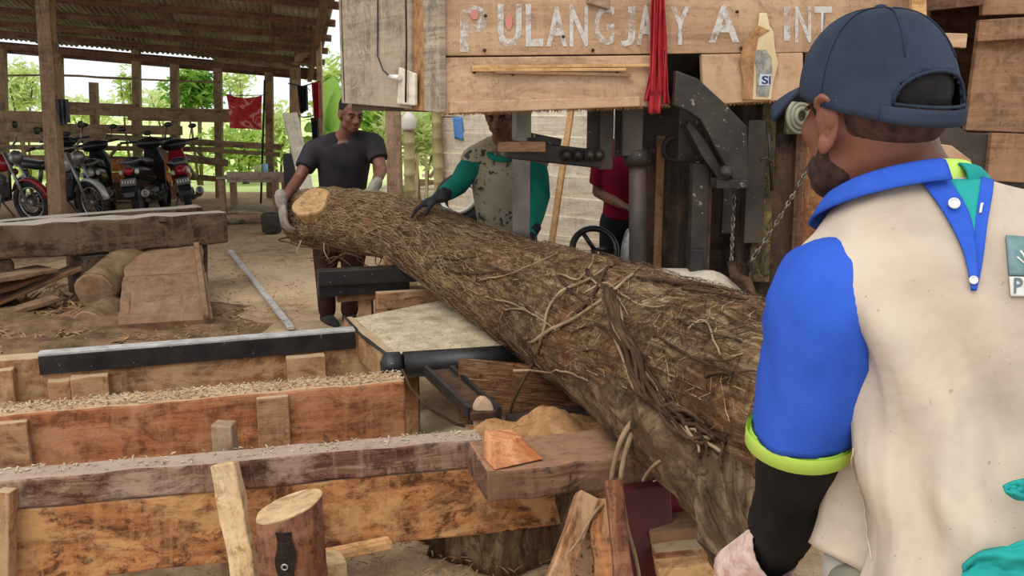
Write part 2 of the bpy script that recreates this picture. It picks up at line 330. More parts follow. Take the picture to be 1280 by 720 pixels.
# stacked planks by the fence
def stack(x0, x1, y, n, th, mat, lab, grp, Yb):
    for i in range(n):
        a, b = PX(x0 + random.uniform(-4, 4), y, Yb), PX(x1 + random.uniform(-4, 4), y, Yb); z = .03 + th * (i + .5) * 1.06
        a.z = b.z = z; beam('plank', mat, a, b, .3, th, bevel=.004, label=lab[i], cat='plank', group=grp)
stack(100, 212, 245, 4, .07, W_roof, ['dark plank, lowest in the stack under the orange boards', 'dark plank, second from the ground under the orange boards', 'dark plank, third from the ground under the orange boards', 'dark plank directly under the two orange boards'], 'dark planks stacked by the fence', 15.2)
for i, (z, h, lb) in enumerate(((.39, .15, 'orange sawn board on the dark plank stack behind the scooters, lower one'), (.585, .2, 'wide orange sawn board standing highest behind the scooters'))):
    a, b = PX(120, 230, 15.25 + .05 * i), PX(212, 230, 15.25 + .05 * i); a.z = b.z = z; beam('plank', W_orangefar, a, b, .05 if i else .3, h, bevel=.004, label=lb, cat='plank', group='orange boards behind the scooters')
# ---------------------------------------------------------------- vegetation
L_pale = leafm('pale_sunlit_leaf', rgb(190, 212, 120), rgb(236, 240, 190), .5); L_mid = leafm('fresh_leaf', rgb(160, 200, 84), rgb(220, 234, 146), .5); L_deep = leafm('deep_leaf', rgb(92, 146, 48), rgb(158, 198, 84), .45); L_ban = leafm('banana_leaf', rgb(150, 206, 84), rgb(200, 232, 130), .5)  # leaf greens paled to carry the overexposed daylight outdoors
M_trunk = plain('tree_trunk', rgb(92, 74, 54), rgb(140, 118, 90), 8, .9)
def bush(px, py, Y, rx, rz, n, mat, label, size=.1, name='bush', cat='bush', trunk=True):
    c = PX(px, py, Y); root = empty(name, (c.x, c.y, 0), label, cat, 'plants beyond the shed'); mb = MB()
    for i in range(n):
        d = V((random.gauss(0, 1), random.gauss(0, 1), random.gauss(0, 1))).normalized() * (random.random() ** .45)
        k = .75 + .5 * noise.noise(d * 2.3 + c)
        p = c + V((d.x * rx * k, d.y * rx * .7 * k, d.z * rz * k)); p.z = max(p.z, .03)
        e = Euler((random.uniform(-1, 1), random.uniform(-1, 1), random.uniform(0, 6.3))).to_matrix(); s_ = size * random.uniform(.6, 1.3); b = len(mb.v)
        mb.v += [p + e @ V(q) * s_ * .8 for q in ((0, -1, 0), (.38, -.1, .12), (0, 1, -.1), (-.38, -.1, .12))]; mb.face([b, b + 1, b + 2, b + 3])
    mb.build('foliage', mat, root)
    if trunk:
        mb = MB()
        for k in range(3):
            a = k * 2.1 + Y; mb.tube([V((c.x + .04 * math.cos(a), c.y + .04 * math.sin(a), 0)), V((c.x + .1 * math.cos(a), c.y + .1 * math.sin(a), c.z * .6)), c + V((rx * .4 * math.cos(a), rx * .3 * math.sin(a), rz * .4))], [.03, .022, .01], 6)
        mb.build('stem', M_trunk, root)
    return root
bush(24, 112, 19, .8, .95, 750, L_pale, 'pale sunlit bush seen through the leftmost fence opening', .13)
bush(105, 138, 21, 1.3, .5, 520, L_pale, 'low washed-out bush left of the middle fence post', .13)
bush(160, 118, 18, .28, .75, 260, L_mid, 'slim leafy climber beside the middle fence post', .1)
bush(205, 132, 21, 1.0, .5, 480, L_pale, 'pale bush behind the short fence stake', .13)
bush(243, 112, 18.3, .72, .62, 1300, L_deep, 'dark green leafy tree behind the fence with a thin trunk', .12, 'tree', 'tree')
bush(296, 100, 20, .5, .5, 260, L_pale, 'airy pale bush above the red banner', .11)
bush(305, 185, 18.6, 1.2, .7, 1300, L_mid, 'low green bush under the red banner', .13)
bush(345, 160, 19, .6, .7, 500, L_pale, 'pale green bush right of the red banner', .12)
bush(418, 125, 16.8, .65, 1.0, 800, L_mid, 'tall green bush beyond the hanging laundry', .13)
bush(525, 168, 12.6, .75, .6, 1100, L_pale, 'green bush between the bamboo poles behind the saw', .1)
bush(506, 240, 13.1, .26, .16, 220, L_mid, 'tiny green weed at the foot of the bamboo pole', .06, trunk=False)
bush(470, 150, 17.5, 1.0, .9, 800, L_mid, 'deep green bush behind the man in the dark shirt', .14)
bush(560, 140, 16, 1.1, .8, 600, L_pale, 'pale bush rising above the whitewashed plank wall', .13)
bush(60, 205, 20, 1.6, .45, 900, L_pale, 'low pale shrub behind the lowest fence boards', .13, trunk=False)
bush(190, 208, 20, 1.8, .45, 1000, L_mid, 'low green shrub behind the braced fence bay', .13, trunk=False)
# banana plant with separate large leaves
bc = PX(408, 205, 15.0); ban = empty('banana_plant', (bc.x, bc.y, 0), 'banana plant with broad bright leaves right of the laundry', 'plant', 'plants beyond the shed')
MB().tube([V((bc.x, bc.y, 0)), V((bc.x + .03, bc.y, .7)), V((bc.x, bc.y, 1.2))], [.09, .07, .04], 10).build('stalk', L_ban, ban)
for i, (x, y) in enumerate(((428, 108), (432, 140), (388, 185), (380, 160), (418, 92), (440, 175), (360, 195), (400, 170))):
    tip = PX(x, y, 14.7 + .2 * (i % 3)); st = V((bc.x, bc.y, 1.0 + .1 * (i % 3))); mid = (st + tip) / 2 + V((0, 0, .28)); d = (tip - st).normalized(); sd_ = d.cross(V((0, -.6, .8))).normalized()
    def fn(a, b): 
        q = st * (1 - a) ** 2 + mid * 2 * a * (1 - a) + tip * a * a; wv = .17 * math.sin(math.pi * min(1, .06 + a * .94)) ** .6
        return q + sd_ * (b - .5) * 2 * wv + V((0, 0, -.05 * abs(b - .5) * 2 + .008 * math.sin(a * 40)))
    MB().grid(fn, 14, 4).build('leaf', L_ban, ban)
# ================================================================ motorbikes
def place(root, loc, yaw, lean=0, s=1):
    root.location = V(loc); root.rotation_euler = (0, lean, yaw); root.scale = (s, s, s)
def scooter(label, body, lens, seat=M_black):
    r = empty('scooter', (0, 0, 0), label, 'motorbike', 'parked motorbikes')
    for y in (-.5, .68):
        o = MB().torus((0, y, .27), (1, 0, 0), .215, .055, 28, 8, .9).build('tyre', M_tyre, r)
        MB().lathe((-.03, y, .27), (1, 0, 0), [(.03, -.03), (.06, 0), (.165, .015), (.17, .03), (.165, .045), (.06, .06), (.03, .09)], 16).build('rim', M_grey, o)
    mb = MB(); mb.loft([[V((x * w_, y, z + h * zz)) for x, zz in ((-1, 0), (-.9, .7), (-.5, 1), (.5, 1), (.9, .7), (1, 0), (.5, -.25), (-.5, -.25))] for y, w_, z, h in ((-.74, .06, .66, .1), (-.6, .11, .62, .14), (-.3, .14, .56, .17), (0, .13, .52, .18), (.15, .09, .5, .16))]); mb.build('tail_body', body, r, bevel=0)
    mb = MB(); mb.loft([[V((x * w_, y, z + .06 * zz)) for x, zz in ((-1, -1), (-.9, .5), (-.4, 1), (.4, 1), (.9, .5), (1, -1))] for y, w_, z in ((-.66, .07, .79), (-.5, .12, .8), (-.2, .135, .78), (.1, .12, .75), (.25, .07, .72))]); mb.build('seat', seat, r)
    mb = MB(); mb.tube([(-.14, -.35, .76), (-.15, -.62, .82), (-.07, -.8, .8), (.07, -.8, .8), (.15, -.62, .82), (.14, -.35, .76)], .014, 8); mb.build('grab_rail', M_grey, r)
    mb = MB(); mb.ell((0, -.745, .68), (.065, .04, .055)); mb.build('tail_light', lens, r)
    for x in (-.1, .1): MB().ell((x, -.72, .67), (.03, .035, .035), None, 10, 6).build('indicator', M_whitep, r)
    mb = MB(); mb.loft([[V((x, y, z)) for x, y, z in ((-w_, yy, zz), (w_, yy, zz), (w_, yy - .03, zz - .005), (-w_, yy - .03, zz - .005))] for w_, yy, zz in ((.075, -.7, .62), (.09, -.78, .53), (.08, -.85, .42), (.06, -.87, .36))], False); mb.build('mudguard', M_black, r, bevel=.004)
    pl = MB().box((0, -.835, .545), (.2, .008, .1), Euler((-.45, 0, 0)).to_matrix()).build('number_plate', M_grey, r)
    mb = MB()
    for i in range(5): mb.box((-.07 + i * .035, -.842, .55), (.016, .004, .045), Euler((-.45, 0, 0)).to_matrix())
    mb.build('plate_characters', M_whitep, pl)
    mb = MB(); mb.tube([(.16, -.05, .24), (.17, -.3, .27), (.18, -.45, .31)], .03, 10); mb.tube([(.18, -.4, .3), (.19, -.82, .38)], [.05, .055], 12); ex = mb.build('exhaust', M_black, r)
    MB().lathe((.19, -.82, .38), (0.02, -1, .15), [(.0, .0), (.055, 0), (.055, .02), (.042, .03), (.03, .02), (.02, .0)], 14).build('exhaust_tip', M_chrome, ex)
    mb = MB(); mb.box((0, -.05, .3), (.2, .4, .2)); mb.tube([(0, -.1, .28), (.11, -.5, .27)], .04, 8); mb.build('engine', M_grey, r, bevel=.03)
    mb = MB(); mb.prism([(-.09, .42, .96), (-.15, .47, .72), (-.11, .5, .4), (.11, .5, .4), (.15, .47, .72), (.09, .42, .96)], (0, .05, 0)); mb.build('leg_shield', body, r, bevel=.02)
    MB().box((0, .22, .3), (.26, .5, .06)).build('footboard', M_black, r, bevel=.015)
    mb = MB(); mb.tube([(0, .5, .8), (.07, .66, .3)], .025, 8); mb.tube([(0, .5, .8), (-.07, .66, .3)], .025, 8); mb.build('fork', M_grey, r)
    MB().lathe((0, .68, .27), (1, 0, 0), [(.29, -.06), (.3, 0), (.29, .06)], 20).build('front_fender', body, r) if False else None
    mb = MB(); mb.ell((0, .42, 1.0), (.19, .11, .085)); mb.build('handlebar_cowl', M_black, r)
    mb = MB(); mb.tube([(-.36, .3, 1.04), (-.16, .4, 1.03), (.16, .4, 1.03), (.36, .3, 1.04)], .017, 8); mb.build('handlebar', M_black, r)
    for s_ in (-1, 1):
        mb = MB(); mb.tube([(s_ * .24, .38, 1.05), (s_ * .3, .36, 1.2)], .008, 6); o = mb.build('mirror_stem', M_black, r)
        MB().ell((s_ * .32, .36, 1.23), (.06, .015, .035)).build('mirror', M_black, o)
    mb = MB(); mb.tube([(-.12, .02, .24), (-.22, .06, .03)], .012, 6); mb.build('side_stand', M_grey, r)
    return r
def motorcycle(label, tank, accent):
    r = empty('motorcycle', (0, 0, 0), label, 'motorbike', 'parked motorbikes')
    for y in (-.62, .66):
        o = MB().torus((0, y, .3), (1, 0, 0), .255, .045, 32, 8, 1).build('tyre', M_tyre, r)
        MB().torus((0, y, .3), (1, 0, 0), .205, .018, 28, 6).build('rim', M_chrome, o)
        mb = MB(); mb.lathe((-.05, y, .3), (1, 0, 0), [(.02, 0), (.05, .01), (.05, .09), (.02, .1)], 12)
        for k in range(16):
            a = k * math.pi / 8; mb.tube([(0, y, .3), (0, y + .2 * math.cos(a), .3 + .2 * math.sin(a))], .003, 4)
        mb.build('spokes', M_chrome, o)
        f0 = .3 if y < 0 else .2
        mb = MB(); mb.loft([[V((x * .06, y + R_ * math.cos(a), .3 + R_ * math.sin(a))) for x, R_ in ((-1, .3), (0, .335), (1, .3), (0, .325))] for a in [f0 + i * (2.5) / 12 for i in range(13)]]); mb.build('fender', tank, r)
    mb = MB(); mb.ell((0, .16, .82), (.14, .28, .13)); tk = mb.build('fuel_tank', tank, r)
    MB().ell((0, .16, .82), (.146, .17, .06)).build('tank_panel', accent, tk)
    MB().lathe((0, .14, .94), (0, 0, 1), [(.04, 0), (.04, .02), (.03, .03), (.001, .03)], 12).build('fuel_cap', M_chrome, tk)
    mb = MB(); mb.loft([[V((x * w_, y, z + .05 * zz)) for x, zz in ((-1, -1), (-.9, .5), (-.4, 1), (.4, 1), (.9, .5), (1, -1))] for y, w_, z in ((-.75, .08, .82), (-.5, .13, .8), (-.2, .12, .78), (-.02, .09, .8))]); mb.build('seat', M_black, r)
    mb = MB(); mb.box((0, .05, .42), (.22, .3, .26)); mb.lathe((0, .12, .5), (0, .35, 1), [(.08, 0), (.1, .03), (.08, .05), (.1, .08), (.08, .1), (.1, .13), (.07, .17)], 14); mb.build('engine', M_grey, r, bevel=.02)
    mb = MB(); mb.tube([(0, .4, .9), (0, .3, .35), (0, -.1, .27)], .022, 8); mb.tube([(0, .4, .88), (0, -.1, .72), (0, -.7, .74)], .02, 8); mb.tube([(.09, -.05, .5), (.09, -.62, .3)], .018, 8); mb.tube([(-.09, -.05, .5), (-.09, -.62, .3)], .018, 8); mb.build('frame', M_black, r)
    mb = MB()
    for x in (-.08, .08): mb.tube([(x, .42, .98), (x, .66, .3)], .022, 8)
    mb.build('fork', M_chrome, r)
    for x in (-.12, .12): MB().tube([(x, -.42, .72), (x, -.6, .35)], .03, 8).build('shock_absorber', M_chrome, r)
    mb = MB(); mb.lathe((0, .44, .9), (0, 1, 0), [(.03, 0), (.08, .03), (.095, .1), (.09, .12), (.001, .13)], 18); mb.build('headlamp', M_chrome, r)
    mb = MB(); mb.tube([(-.37, .18, 1.06), (-.3, .28, 1.1), (-.08, .4, 1.02), (.08, .4, 1.02), (.3, .28, 1.1), (.37, .18, 1.06)], .014, 8); mb.build('handlebar', M_chrome, r)
    for s_ in (-1, 1):
        MB().tube([(s_ * .36, .2, 1.065), (s_ * .42, .1, 1.04)], .02, 8).build('grip', M_black, r)
        o = MB().tube([(s_ * .27, .3, 1.1), (s_ * .33, .26, 1.26)], .007, 6).build('mirror_stem', M_chrome, r); MB().ell((s_ * .33, .26, 1.29), (.05, .015, .05)).build('mirror', M_black, o)
    mb = MB(); mb.tube([(.1, .25, .42), (.13, .2, .22), (.14, -.2, .24), (.15, -.8, .33)], [.022, .025, .04, .045], 10); mb.build('exhaust', M_chrome, r)
    MB().ell((0, -.86, .66), (.06, .04, .05)).build('tail_light', M_redlens, r)
    MB().tube([(-.1, 0, .3), (-.24, .05, .02)], .012, 6).build('side_stand', M_grey, r)
    return r
M_dgrey = plain('dark_grey_gloss', rgb(30, 30, 34), rgb(56, 56, 60), 4, .25, .1, .6); M_silver = plain('silver_white_paint', rgb(170, 172, 172), rgb(206, 208, 206), 3, .25, .2, .6)
place(scooter('black scooter with grey tail light, leftmost of three seen from behind', M_dgrey, M_silver), GZ(136, 270, 0) , .30, -.16, 1.0)
place(scooter('black scooter with red tail light and white plate, middle of three', M_dgrey, M_redlens), GZ(192, 270, 0), .10, -.1, 1.03)
place(scooter('red and black scooter nearest the wooden bench, leaning over', M_redpaint, M_redlens), GZ(238, 266, 0), .36, -.16, 1.0)
place(motorcycle('classic black and silver motorcycle beside the thick roof post', M_silver, M_black), GZ(80, 277, 0), -2.05, .1, 1.0)
place(motorcycle('red motorcycle cut by the left picture edge', M_redpaint, M_silver), GZ(-2, 278, 0), -1.9, .1, 1.0)
place(scooter('black scooter half hidden behind the thick roof post', M_black, M_dgrey), GZ(98, 258, 0), .45, -.1, 1.0)
# ================================================================ left yard: timbers, chunks, planks
def tri(name, mat, a, b, w_, h, label, cat, **k): return beam(name, mat, a, b, w_, h, label=label, cat=cat, **k)
a = GZ(-70, 287, .68); b = GZ(284, 266, .68); n_ = (b - a).cross(V((0, 0, 1))).normalized() * -.13
a.z = b.z = .55; o = tri('timber_beam', W_dark, a + n_, b + n_, .26, .27, 'huge dark squared timber lying across the left yard, dusty on top', 'timber', seg=14, jit=.011, bevel=.015)
m_ = a.lerp(b, .74) - n_ * .02; MB().tube([m_ + V((-.22, 0, -.12)), m_ + V((-.2, -.01, .02)), m_ + V((-.08, 0, .1)), m_ + V((.06, 0, .08))], .008, 6).build('hanging_wire', M_rustiron, o)
a = GZ(-70, 281, .66); b = GZ(250, 257, .66); a.z = b.z = .56; tri('timber_beam', W_dark, a + n_ * .5, b + n_ * .5, .2, .19, 'slimmer dark timber lying behind the huge squared one', 'timber', seg=10, jit=.008, bevel=.012)
# supports under the timbers
TA0, TB0 = GZ(-70, 287, .68), GZ(284, 266, .68)
for x, tt in ((-20, .15), (90, .5), (235, .86)):
    a = TA0.lerp(TB0, tt); a.z = .205; nn_ = V((-.62, .78, 0)); tri('support_log', W_dark, a + nn_ * .05, a + nn_ * .6, .26, .4, {-20: 'dark block propping the timbers at the picture edge', 90: 'dark block propping the timbers behind the round chunk', 235: 'dark block propping the timbers near their right end'}[x], 'wood block', seg=4, jit=.02, bevel=.03)
# sloping slab with side rails
rt = empty('sloping_slab', GZ(208, 406, 0), 'broad dusty wooden slab with side strips sloping from timber to ground', 'wood slab')
W_slab = wood('dusty_slab', rgb(100, 76, 56), rgb(134, 104, 78), rgb(154, 124, 96), rgb(94, 74, 56), .45, gs=(2, 8), sscale=2, grime=.35)
p0, p1 = GZ(208, 408, .04), PX(206, 312, 7.75); MB().beam(p0, p0.lerp(p1, .58), .64, .08, seg=6, jit=.006, w2=.62).build('lower_board', W_slab, rt, bevel=.006)
MB().beam(p0.lerp(p1, .57) + V((0, 0, .0)), p1, .6, .1, seg=6, jit=.01).build('upper_board', W_slab, rt, bevel=.006)
for s_ in (-1, 1): MB().beam(p0.lerp(p1, .03) + V((s_ * .29, 0, .05)), p1 + V((s_ * .27, 0, .05)), .04, .03, seg=5, jit=.005).build('side_strip', W_slab, rt, bevel=.004)
# round chunks
def chunk(px, py, Y, r_, d, L, mat, label, cut=W_slab):
    c = PX(px, py, Y); d = V(d).normalized(); mb = MB(); n = 18; rings = []
    x = d.cross(V((0, 0, 1))).normalized(); y = x.cross(d)
    for i in range(7):
        q = c + d * (L * i / 6); rings.append([q + (x * math.cos(2 * math.pi * k / n) + y * math.sin(2 * math.pi * k / n)) * r_ * (1 + .12 * noise.noise(V((math.cos(2 * math.pi * k / n) * 1.3, math.sin(2 * math.pi * k / n) * 1.3, i * .3 + px)))) for k in range(n)])
    rt = empty('log_chunk', (c.x, c.y, 0), label, 'log chunk'); mb.loft(rings); mb.build('bark', mat, rt)
    MB().loft([[p + (c - p) * .02 - d * .001 for p in rings[0]], [p + (c - p) * .1 - d * .015 for p in rings[0]]], False).build('cut_face', cut, rt, bevel=.004)
M_oldbark = plain('old_dusty_bark', rgb(84, 68, 50), rgb(134, 110, 82), 7, .95, 0, .1, .8)
chunk(120, 366, 7.0, .17, (.1, 1, .22), .75, M_oldbark, 'dusty round log chunk with a pale sawn end, left yard')
chunk(112, 412, 6.55, .15, (.1, 1, .1), .35, M_oldbark, 'half-buried round chunk in front of the pale-ended one')
# loose planks at the far left
for i, (x0, y0, x1, y1, Y0, Y1, w_, lb) in enumerate(((-30, 388, 112, 328, 6.9, 7.5, .2, 'long reddish plank sloping under the huge timber at left'), (-30, 352, 60, 336, 6.8, 7.3, .26, 'brown plank end tucked under the huge timber at left edge'), (-30, 372, 55, 344, 6.85, 7.3, .12, 'narrow splintered plank between two reddish ones at left'), (-30, 404, 70, 372, 6.6, 7.1, .14, 'dark lower plank lying on the litter at left edge'))):
    beam('loose_plank', (W_brown, W_slab, W_brown, W_slab)[i], PX(x0, y0, Y0), PX(x1, y1, Y1), w_, .035, seg=4, jit=.008, label=lb, cat='plank', group='loose planks at the left')
beam('metal_strip', M_dusty_steel, GZ(288, 314, .02), GZ(364, 410, .02), .05, .03, label='long pale metal strip lying on the sandy ground', cat='strip')
# wood chips and litter
mb = MB()
def chips(n, fn, s0, s1, flat=.5):
    for i in range(n):
        p = fn(); e = Euler((random.uniform(-flat, flat), random.uniform(-flat, flat), random.uniform(0, 6.3))).to_matrix(); s_ = random.uniform(s0, s1); b = len(mb.v)
        mb.v += [p + e @ V(q) * s_ for q in ((-1, -.2, 0), (1, -.13, .1), (.9, .15, .1), (-.8, .22, 0), (0, 0, .22))]
        for k in range(4): mb.face([b + k, b + (k + 1) % 4, b + 4])
def onpx(x0, x1, y0, y1, z=.012): return lambda: GZ(random.uniform(x0, x1), random.uniform(y0, y1), z) + V((0, 0, random.uniform(0, .03)))
chips(900, onpx(-20, 160, 345, 445), .015, .07); chips(500, onpx(140, 300, 385, 440), .01, .03); chips(420, onpx(255, 380, 318, 410), .008, .03); chips(300, onpx(230, 360, 262, 330), .01, .03); chips(700, onpx(400, 1000, 640, 735), .008, .025)
mb.build('wood_chips', M_chips, label='wood chips and bark litter scattered over the ground', cat='wood chips', kind='stuff')
mb = MB()
mb.grid(lambda u, v_: (lerp(-4.6, -1.75, u), lerp(5.2, 7.6, v_), -.03 + .16 * max(0, math.sin(math.pi * u)) ** .7 * max(0, math.sin(math.pi * v_)) * (.6 + .6 * noise.noise(V((u * 6, v_ * 6, 1)))) + .02 * noise.noise(V((u * 30, v_ * 30, 4)))), 50, 40)
mb.build('litter_mound', plain('dark_bark_litter', rgb(80, 62, 46), rgb(138, 110, 82), 7, .95, 0, .1, .8, speck=rgb(180, 150, 114), spos=.66, sscale=50), label='low mound of dark bark litter at the left', cat='litter', kind='stuff')
# ================================================================ bench and the shed's far corner
bt = empty('wooden_bench', V((PX(318, 240, 12.6).x, 12.6, 0)), 'rough grey wooden work bench below the red banner', 'bench')
def bx(n, m, x0, y0, x1, y1, Y, d, parent, **k):
    a, b = PX(x0, y0, Y), PX(x1, y1, Y); c = (a + b) / 2; return MB().box((c.x, Y + d / 2, c.z), (abs(b.x - a.x), d, abs(b.z - a.z))).build(n, m, parent, **k)
for i in range(4): MB().box((bt.location.x + .0, 12.35 + i * .15, .62), (.82, .14, .03)).build('top_board', W_grey, bt, bevel=.004)
bx('apron', W_grey, 283, 215, 355, 228, 12.3, .04, bt)
for x in (.36, -.36):
    for y in (12.34, 12.85): MB().box((bt.location.x + x, y, .3), (.08, .08, .6)).build('leg', W_post, bt, bevel=.004)
MB().box((bt.location.x, 12.6, .17), (.76, .5, .03)).build('shelf', W_grey, bt)
MB().box((bt.location.x, 12.34, .1), (.8, .06, .08)).build('foot_rail', W_post, bt)
def cup(px, py, Y, z, r_, h, m, label): 
    c = PX(px, py, Y); MB().lathe((c.x, Y, z), (0, 0, 1), [(r_ * .8, 0), (r_, h), (r_ * .93, h), (r_ * .75, .01)], 16).build('cup', m, label=label, cat='cup')
cup(322, 205, 12.45, .637, .055, .15, plain('lime_plastic', rgb(196, 206, 130), rgb(214, 220, 150), 4, .4), 'pale lime plastic cup on the bench')
cup(331, 205, 12.5, .637, .04, .16, plain('sky_blue_plastic', rgb(118, 176, 214), rgb(150, 200, 228), 4, .4), 'small light blue cup on the bench beside the lime one')
M_banner = NT('red_banner_print'); _u = M_banner.n('TexCoord').outputs['UV']; _f = M_banner.noise(_u, 2.6, 2, .4, .8); M_banner = M_banner.done(M_banner.ramp(_f, [(.36, rgb(176, 34, 40)), (.5, rgb(206, 56, 58)), (.56, rgb(226, 178, 164)), (.6, rgb(196, 44, 48))]), .7)
A, B, C_, D_ = PX(283, 118, 15.2), PX(327, 119, 15.2), PX(328, 162, 15.2), PX(287, 160, 15.2)
MB().grid(lambda u, v_: A.lerp(B, u).lerp(D_.lerp(C_, u), v_) + V((0, .05 * math.sin(u * 9 + v_ * 3), -.05 * math.sin(math.pi * u) * (1 - v_))), 20, 16).build('banner', M_banner, label='faded red printed cloth banner strung between the shed posts', cat='banner', solid=.004)
MB().tube([PX(270, 116, 15.62), A, PX(300, 119.5, 15.2), B, PX(337, 115, 15.62)], .006, 5).build('banner_string', M_bk, bpy.data.objects['banner'])
M_rc = plain('red_cloth_dark', rgb(120, 24, 30), rgb(176, 40, 46), 8, .9)
def drape(name, m, px, py, Y, w_, h, label, cat, folds=3, parent=None):
    c = PX(px, py, Y); return MB().grid(lambda u, v_: (c.x + (u - .5) * w_ * (1 - .15 * v_), Y + .035 * math.sin(u * math.pi * folds * 2 + v_), c.z - v_ * h * (1 + .06 * math.sin(u * 5))), 18, 10).build(name, m, parent, label=label, cat=cat, solid=.006)
drape('hanging_garment', M_bk, 378, 107, 13.2, .14, .36, 'black garment hanging on the laundry line', 'garment'); drape('hanging_garment', M_rc, 394, 103, 12.9, .1, .5, 'dark red garment hanging on the laundry line', 'garment'); drape('hanging_garment', M_bk, 393, 147, 12.9, .1, .3, 'short black cloth hanging low beside the thin pole', 'garment')
MB().tube([PX(360, 104, 13.3), PX(378, 108, 13.2), PX(399, 102, 12.95)], .008, 5).build('laundry_line', M_bk, label='dark laundry line tied between the shed poles', cat='line')
MB().tube([PX(362, 140, 13.3), PX(380, 147, 13.2), PX(399, 143, 12.95)], .008, 5).build('laundry_line', M_bk, label='lower dark cord under the laundry line', cat='line')
beam('sign_stick', M_bk, V((PX(324, 215, 14.9).x, 14.9, 0)), PX(331, 100, 14.9), .03, .03, label='thin dark stick leaning right of the red banner', cat='stick')
a = PX(361, 175, 12.0); MB().box((a.x, 12.1, .48), (.17, .25, .96)).build('dark_cabinet', M_black, bevel=.01, label='narrow dark cabinet standing at the end of the bench', cat='cabinet')
beam('leaning_plank', W_white, V((PX(372, 240, 10.6).x + .25, 10.5, .0)), PX(362, 142, 11.4), .17, .04, seg=5, jit=.01, label='whitish plank leaning up behind the man in dark shirt', cat='plank')
MB().lathe(V((PX(338, 252, 11.5).x, 11.5, 0)), (0, 0, 1), [(.09, 0), (.12, .02), (.13, .22), (.1, .25), (.001, .22)], 14).build('sack', plain('dark_sack', rgb(44, 42, 40), rgb(74, 70, 66), 8, .9), label='small dark sack on the ground by the bench', cat='sack')
MB().ell(PX(293, 254, 12.4) * V((1, 1, 0)) + V((0, 0, .06)), (.13, .1, .07)).build('bundle', plain('greyish_bundle', rgb(96, 98, 88), rgb(140, 140, 126), 7, .9), label='small grey bundle on the ground left of the bench', cat='bundle')
mbag = drape('plastic_bag', plain('dark_bag', rgb(50, 50, 56), rgb(90, 90, 96), 6, .5), 77, 124, 11.5, .16, .3, 'dark bag hanging on the thick roof post', 'bag')
# ================================================================ feed deck: three long beams, rail, table, roller
def fbeam(name, mat, fl, fr, w_, h, parent=None, down=0, fwd=0, **k):
    """beam given by its upper front edge fl-fr; w_ runs away from the camera, h down"""
    fl, fr = V(fl), V(fr); d = (fr - fl).normalized(); bk = V((0, 0, 1)).cross(d).normalized(); o = bk * (w_ / 2 - fwd) - V((0, 0, h / 2 + down))
    k.setdefault('bevel', .008); return beam(name, mat, fl + o, fr + o, w_, h, parent, **k)
def cleat(name, mat, fl, fr, t0, t1, h, th, parent, down=.0, lean=0, **k):
    a, b = V(fl).lerp(V(fr), t0), V(fl).lerp(V(fr), t1); return fbeam(name, mat, a, b, th, h, parent, down, fwd=th - .002, **k)
# nearest beam
fl, fr = GZ(-60, 606, .5), GZ(604, 549, .5)
d1 = empty('deck_beam', (fl.lerp(fr, .5).x, fl.lerp(fr, .5).y, 0), 'nearest long deck beam with a worn dusty top and blotchy orange face', 'beam', 'long deck beams')
fr2 = fl + (fr - fl) * 1.33
fbeam('top_plank', W_rust, fl, fr, .1, .1, d1, seg=16, jit=.004)
fbeam('face_plank', W_orange, fl - V((0, 0, .101)), fr2 - V((0, 0, .101)), .07, .25, d1, fwd=-.006, seg=16, jit=.003)
for t in (.06, 1.3): 
    q = fl.lerp(fr, t); MB().beam(V((q.x, q.y + .14, 0)), V((q.x, q.y + .14, .44)), .12, .12, up=(0, 1, 0)).build('support_post', W_dusty, d1, bevel=.006)
q0, q1 = PX(8, 612, fl.lerp(fr, .1).y - .03), PX(6, 760, fl.lerp(fr, .1).y - .06); MB().beam(q0, q1, .045, .05, up=(0, 1, 0)).build('batten', W_dusty, d1, bevel=.004)
# stake leaning on the front of the beam
s0, s1 = PX(281, 586, 2.66), PX(316, 770, 2.55); s1 = s0 + (s1 - s0) * ((s0.z - .0) / max(.01, s0.z - s1.z))
mb = MB(); mb.beam(s0 + V((0, 0, .02)), s1, .075, .05, up=(0, 1, 0), seg=10, jit=.005, w2=.085); mb.build('wooden_stake', wood('peeled_stake', rgb(120, 80, 48), rgb(204, 168, 122), rgb(226, 204, 168), rgb(128, 84, 50), .3, gs=(2, 18)), bevel=.006, label='pale peeled stake leaning against the nearest deck beam', cat='stake')
s2 = PX(272, 572, 2.86); MB().beam(V((s2.x, s2.y + .09, 0)), V((s2.x, s2.y + .09, .56)), .07, .06, up=(0, 1, 0), seg=4, jit=.004).build('wooden_stake', W_post, bevel=.006, label='grey stake top poking up behind the nearest deck beam', cat='stake')
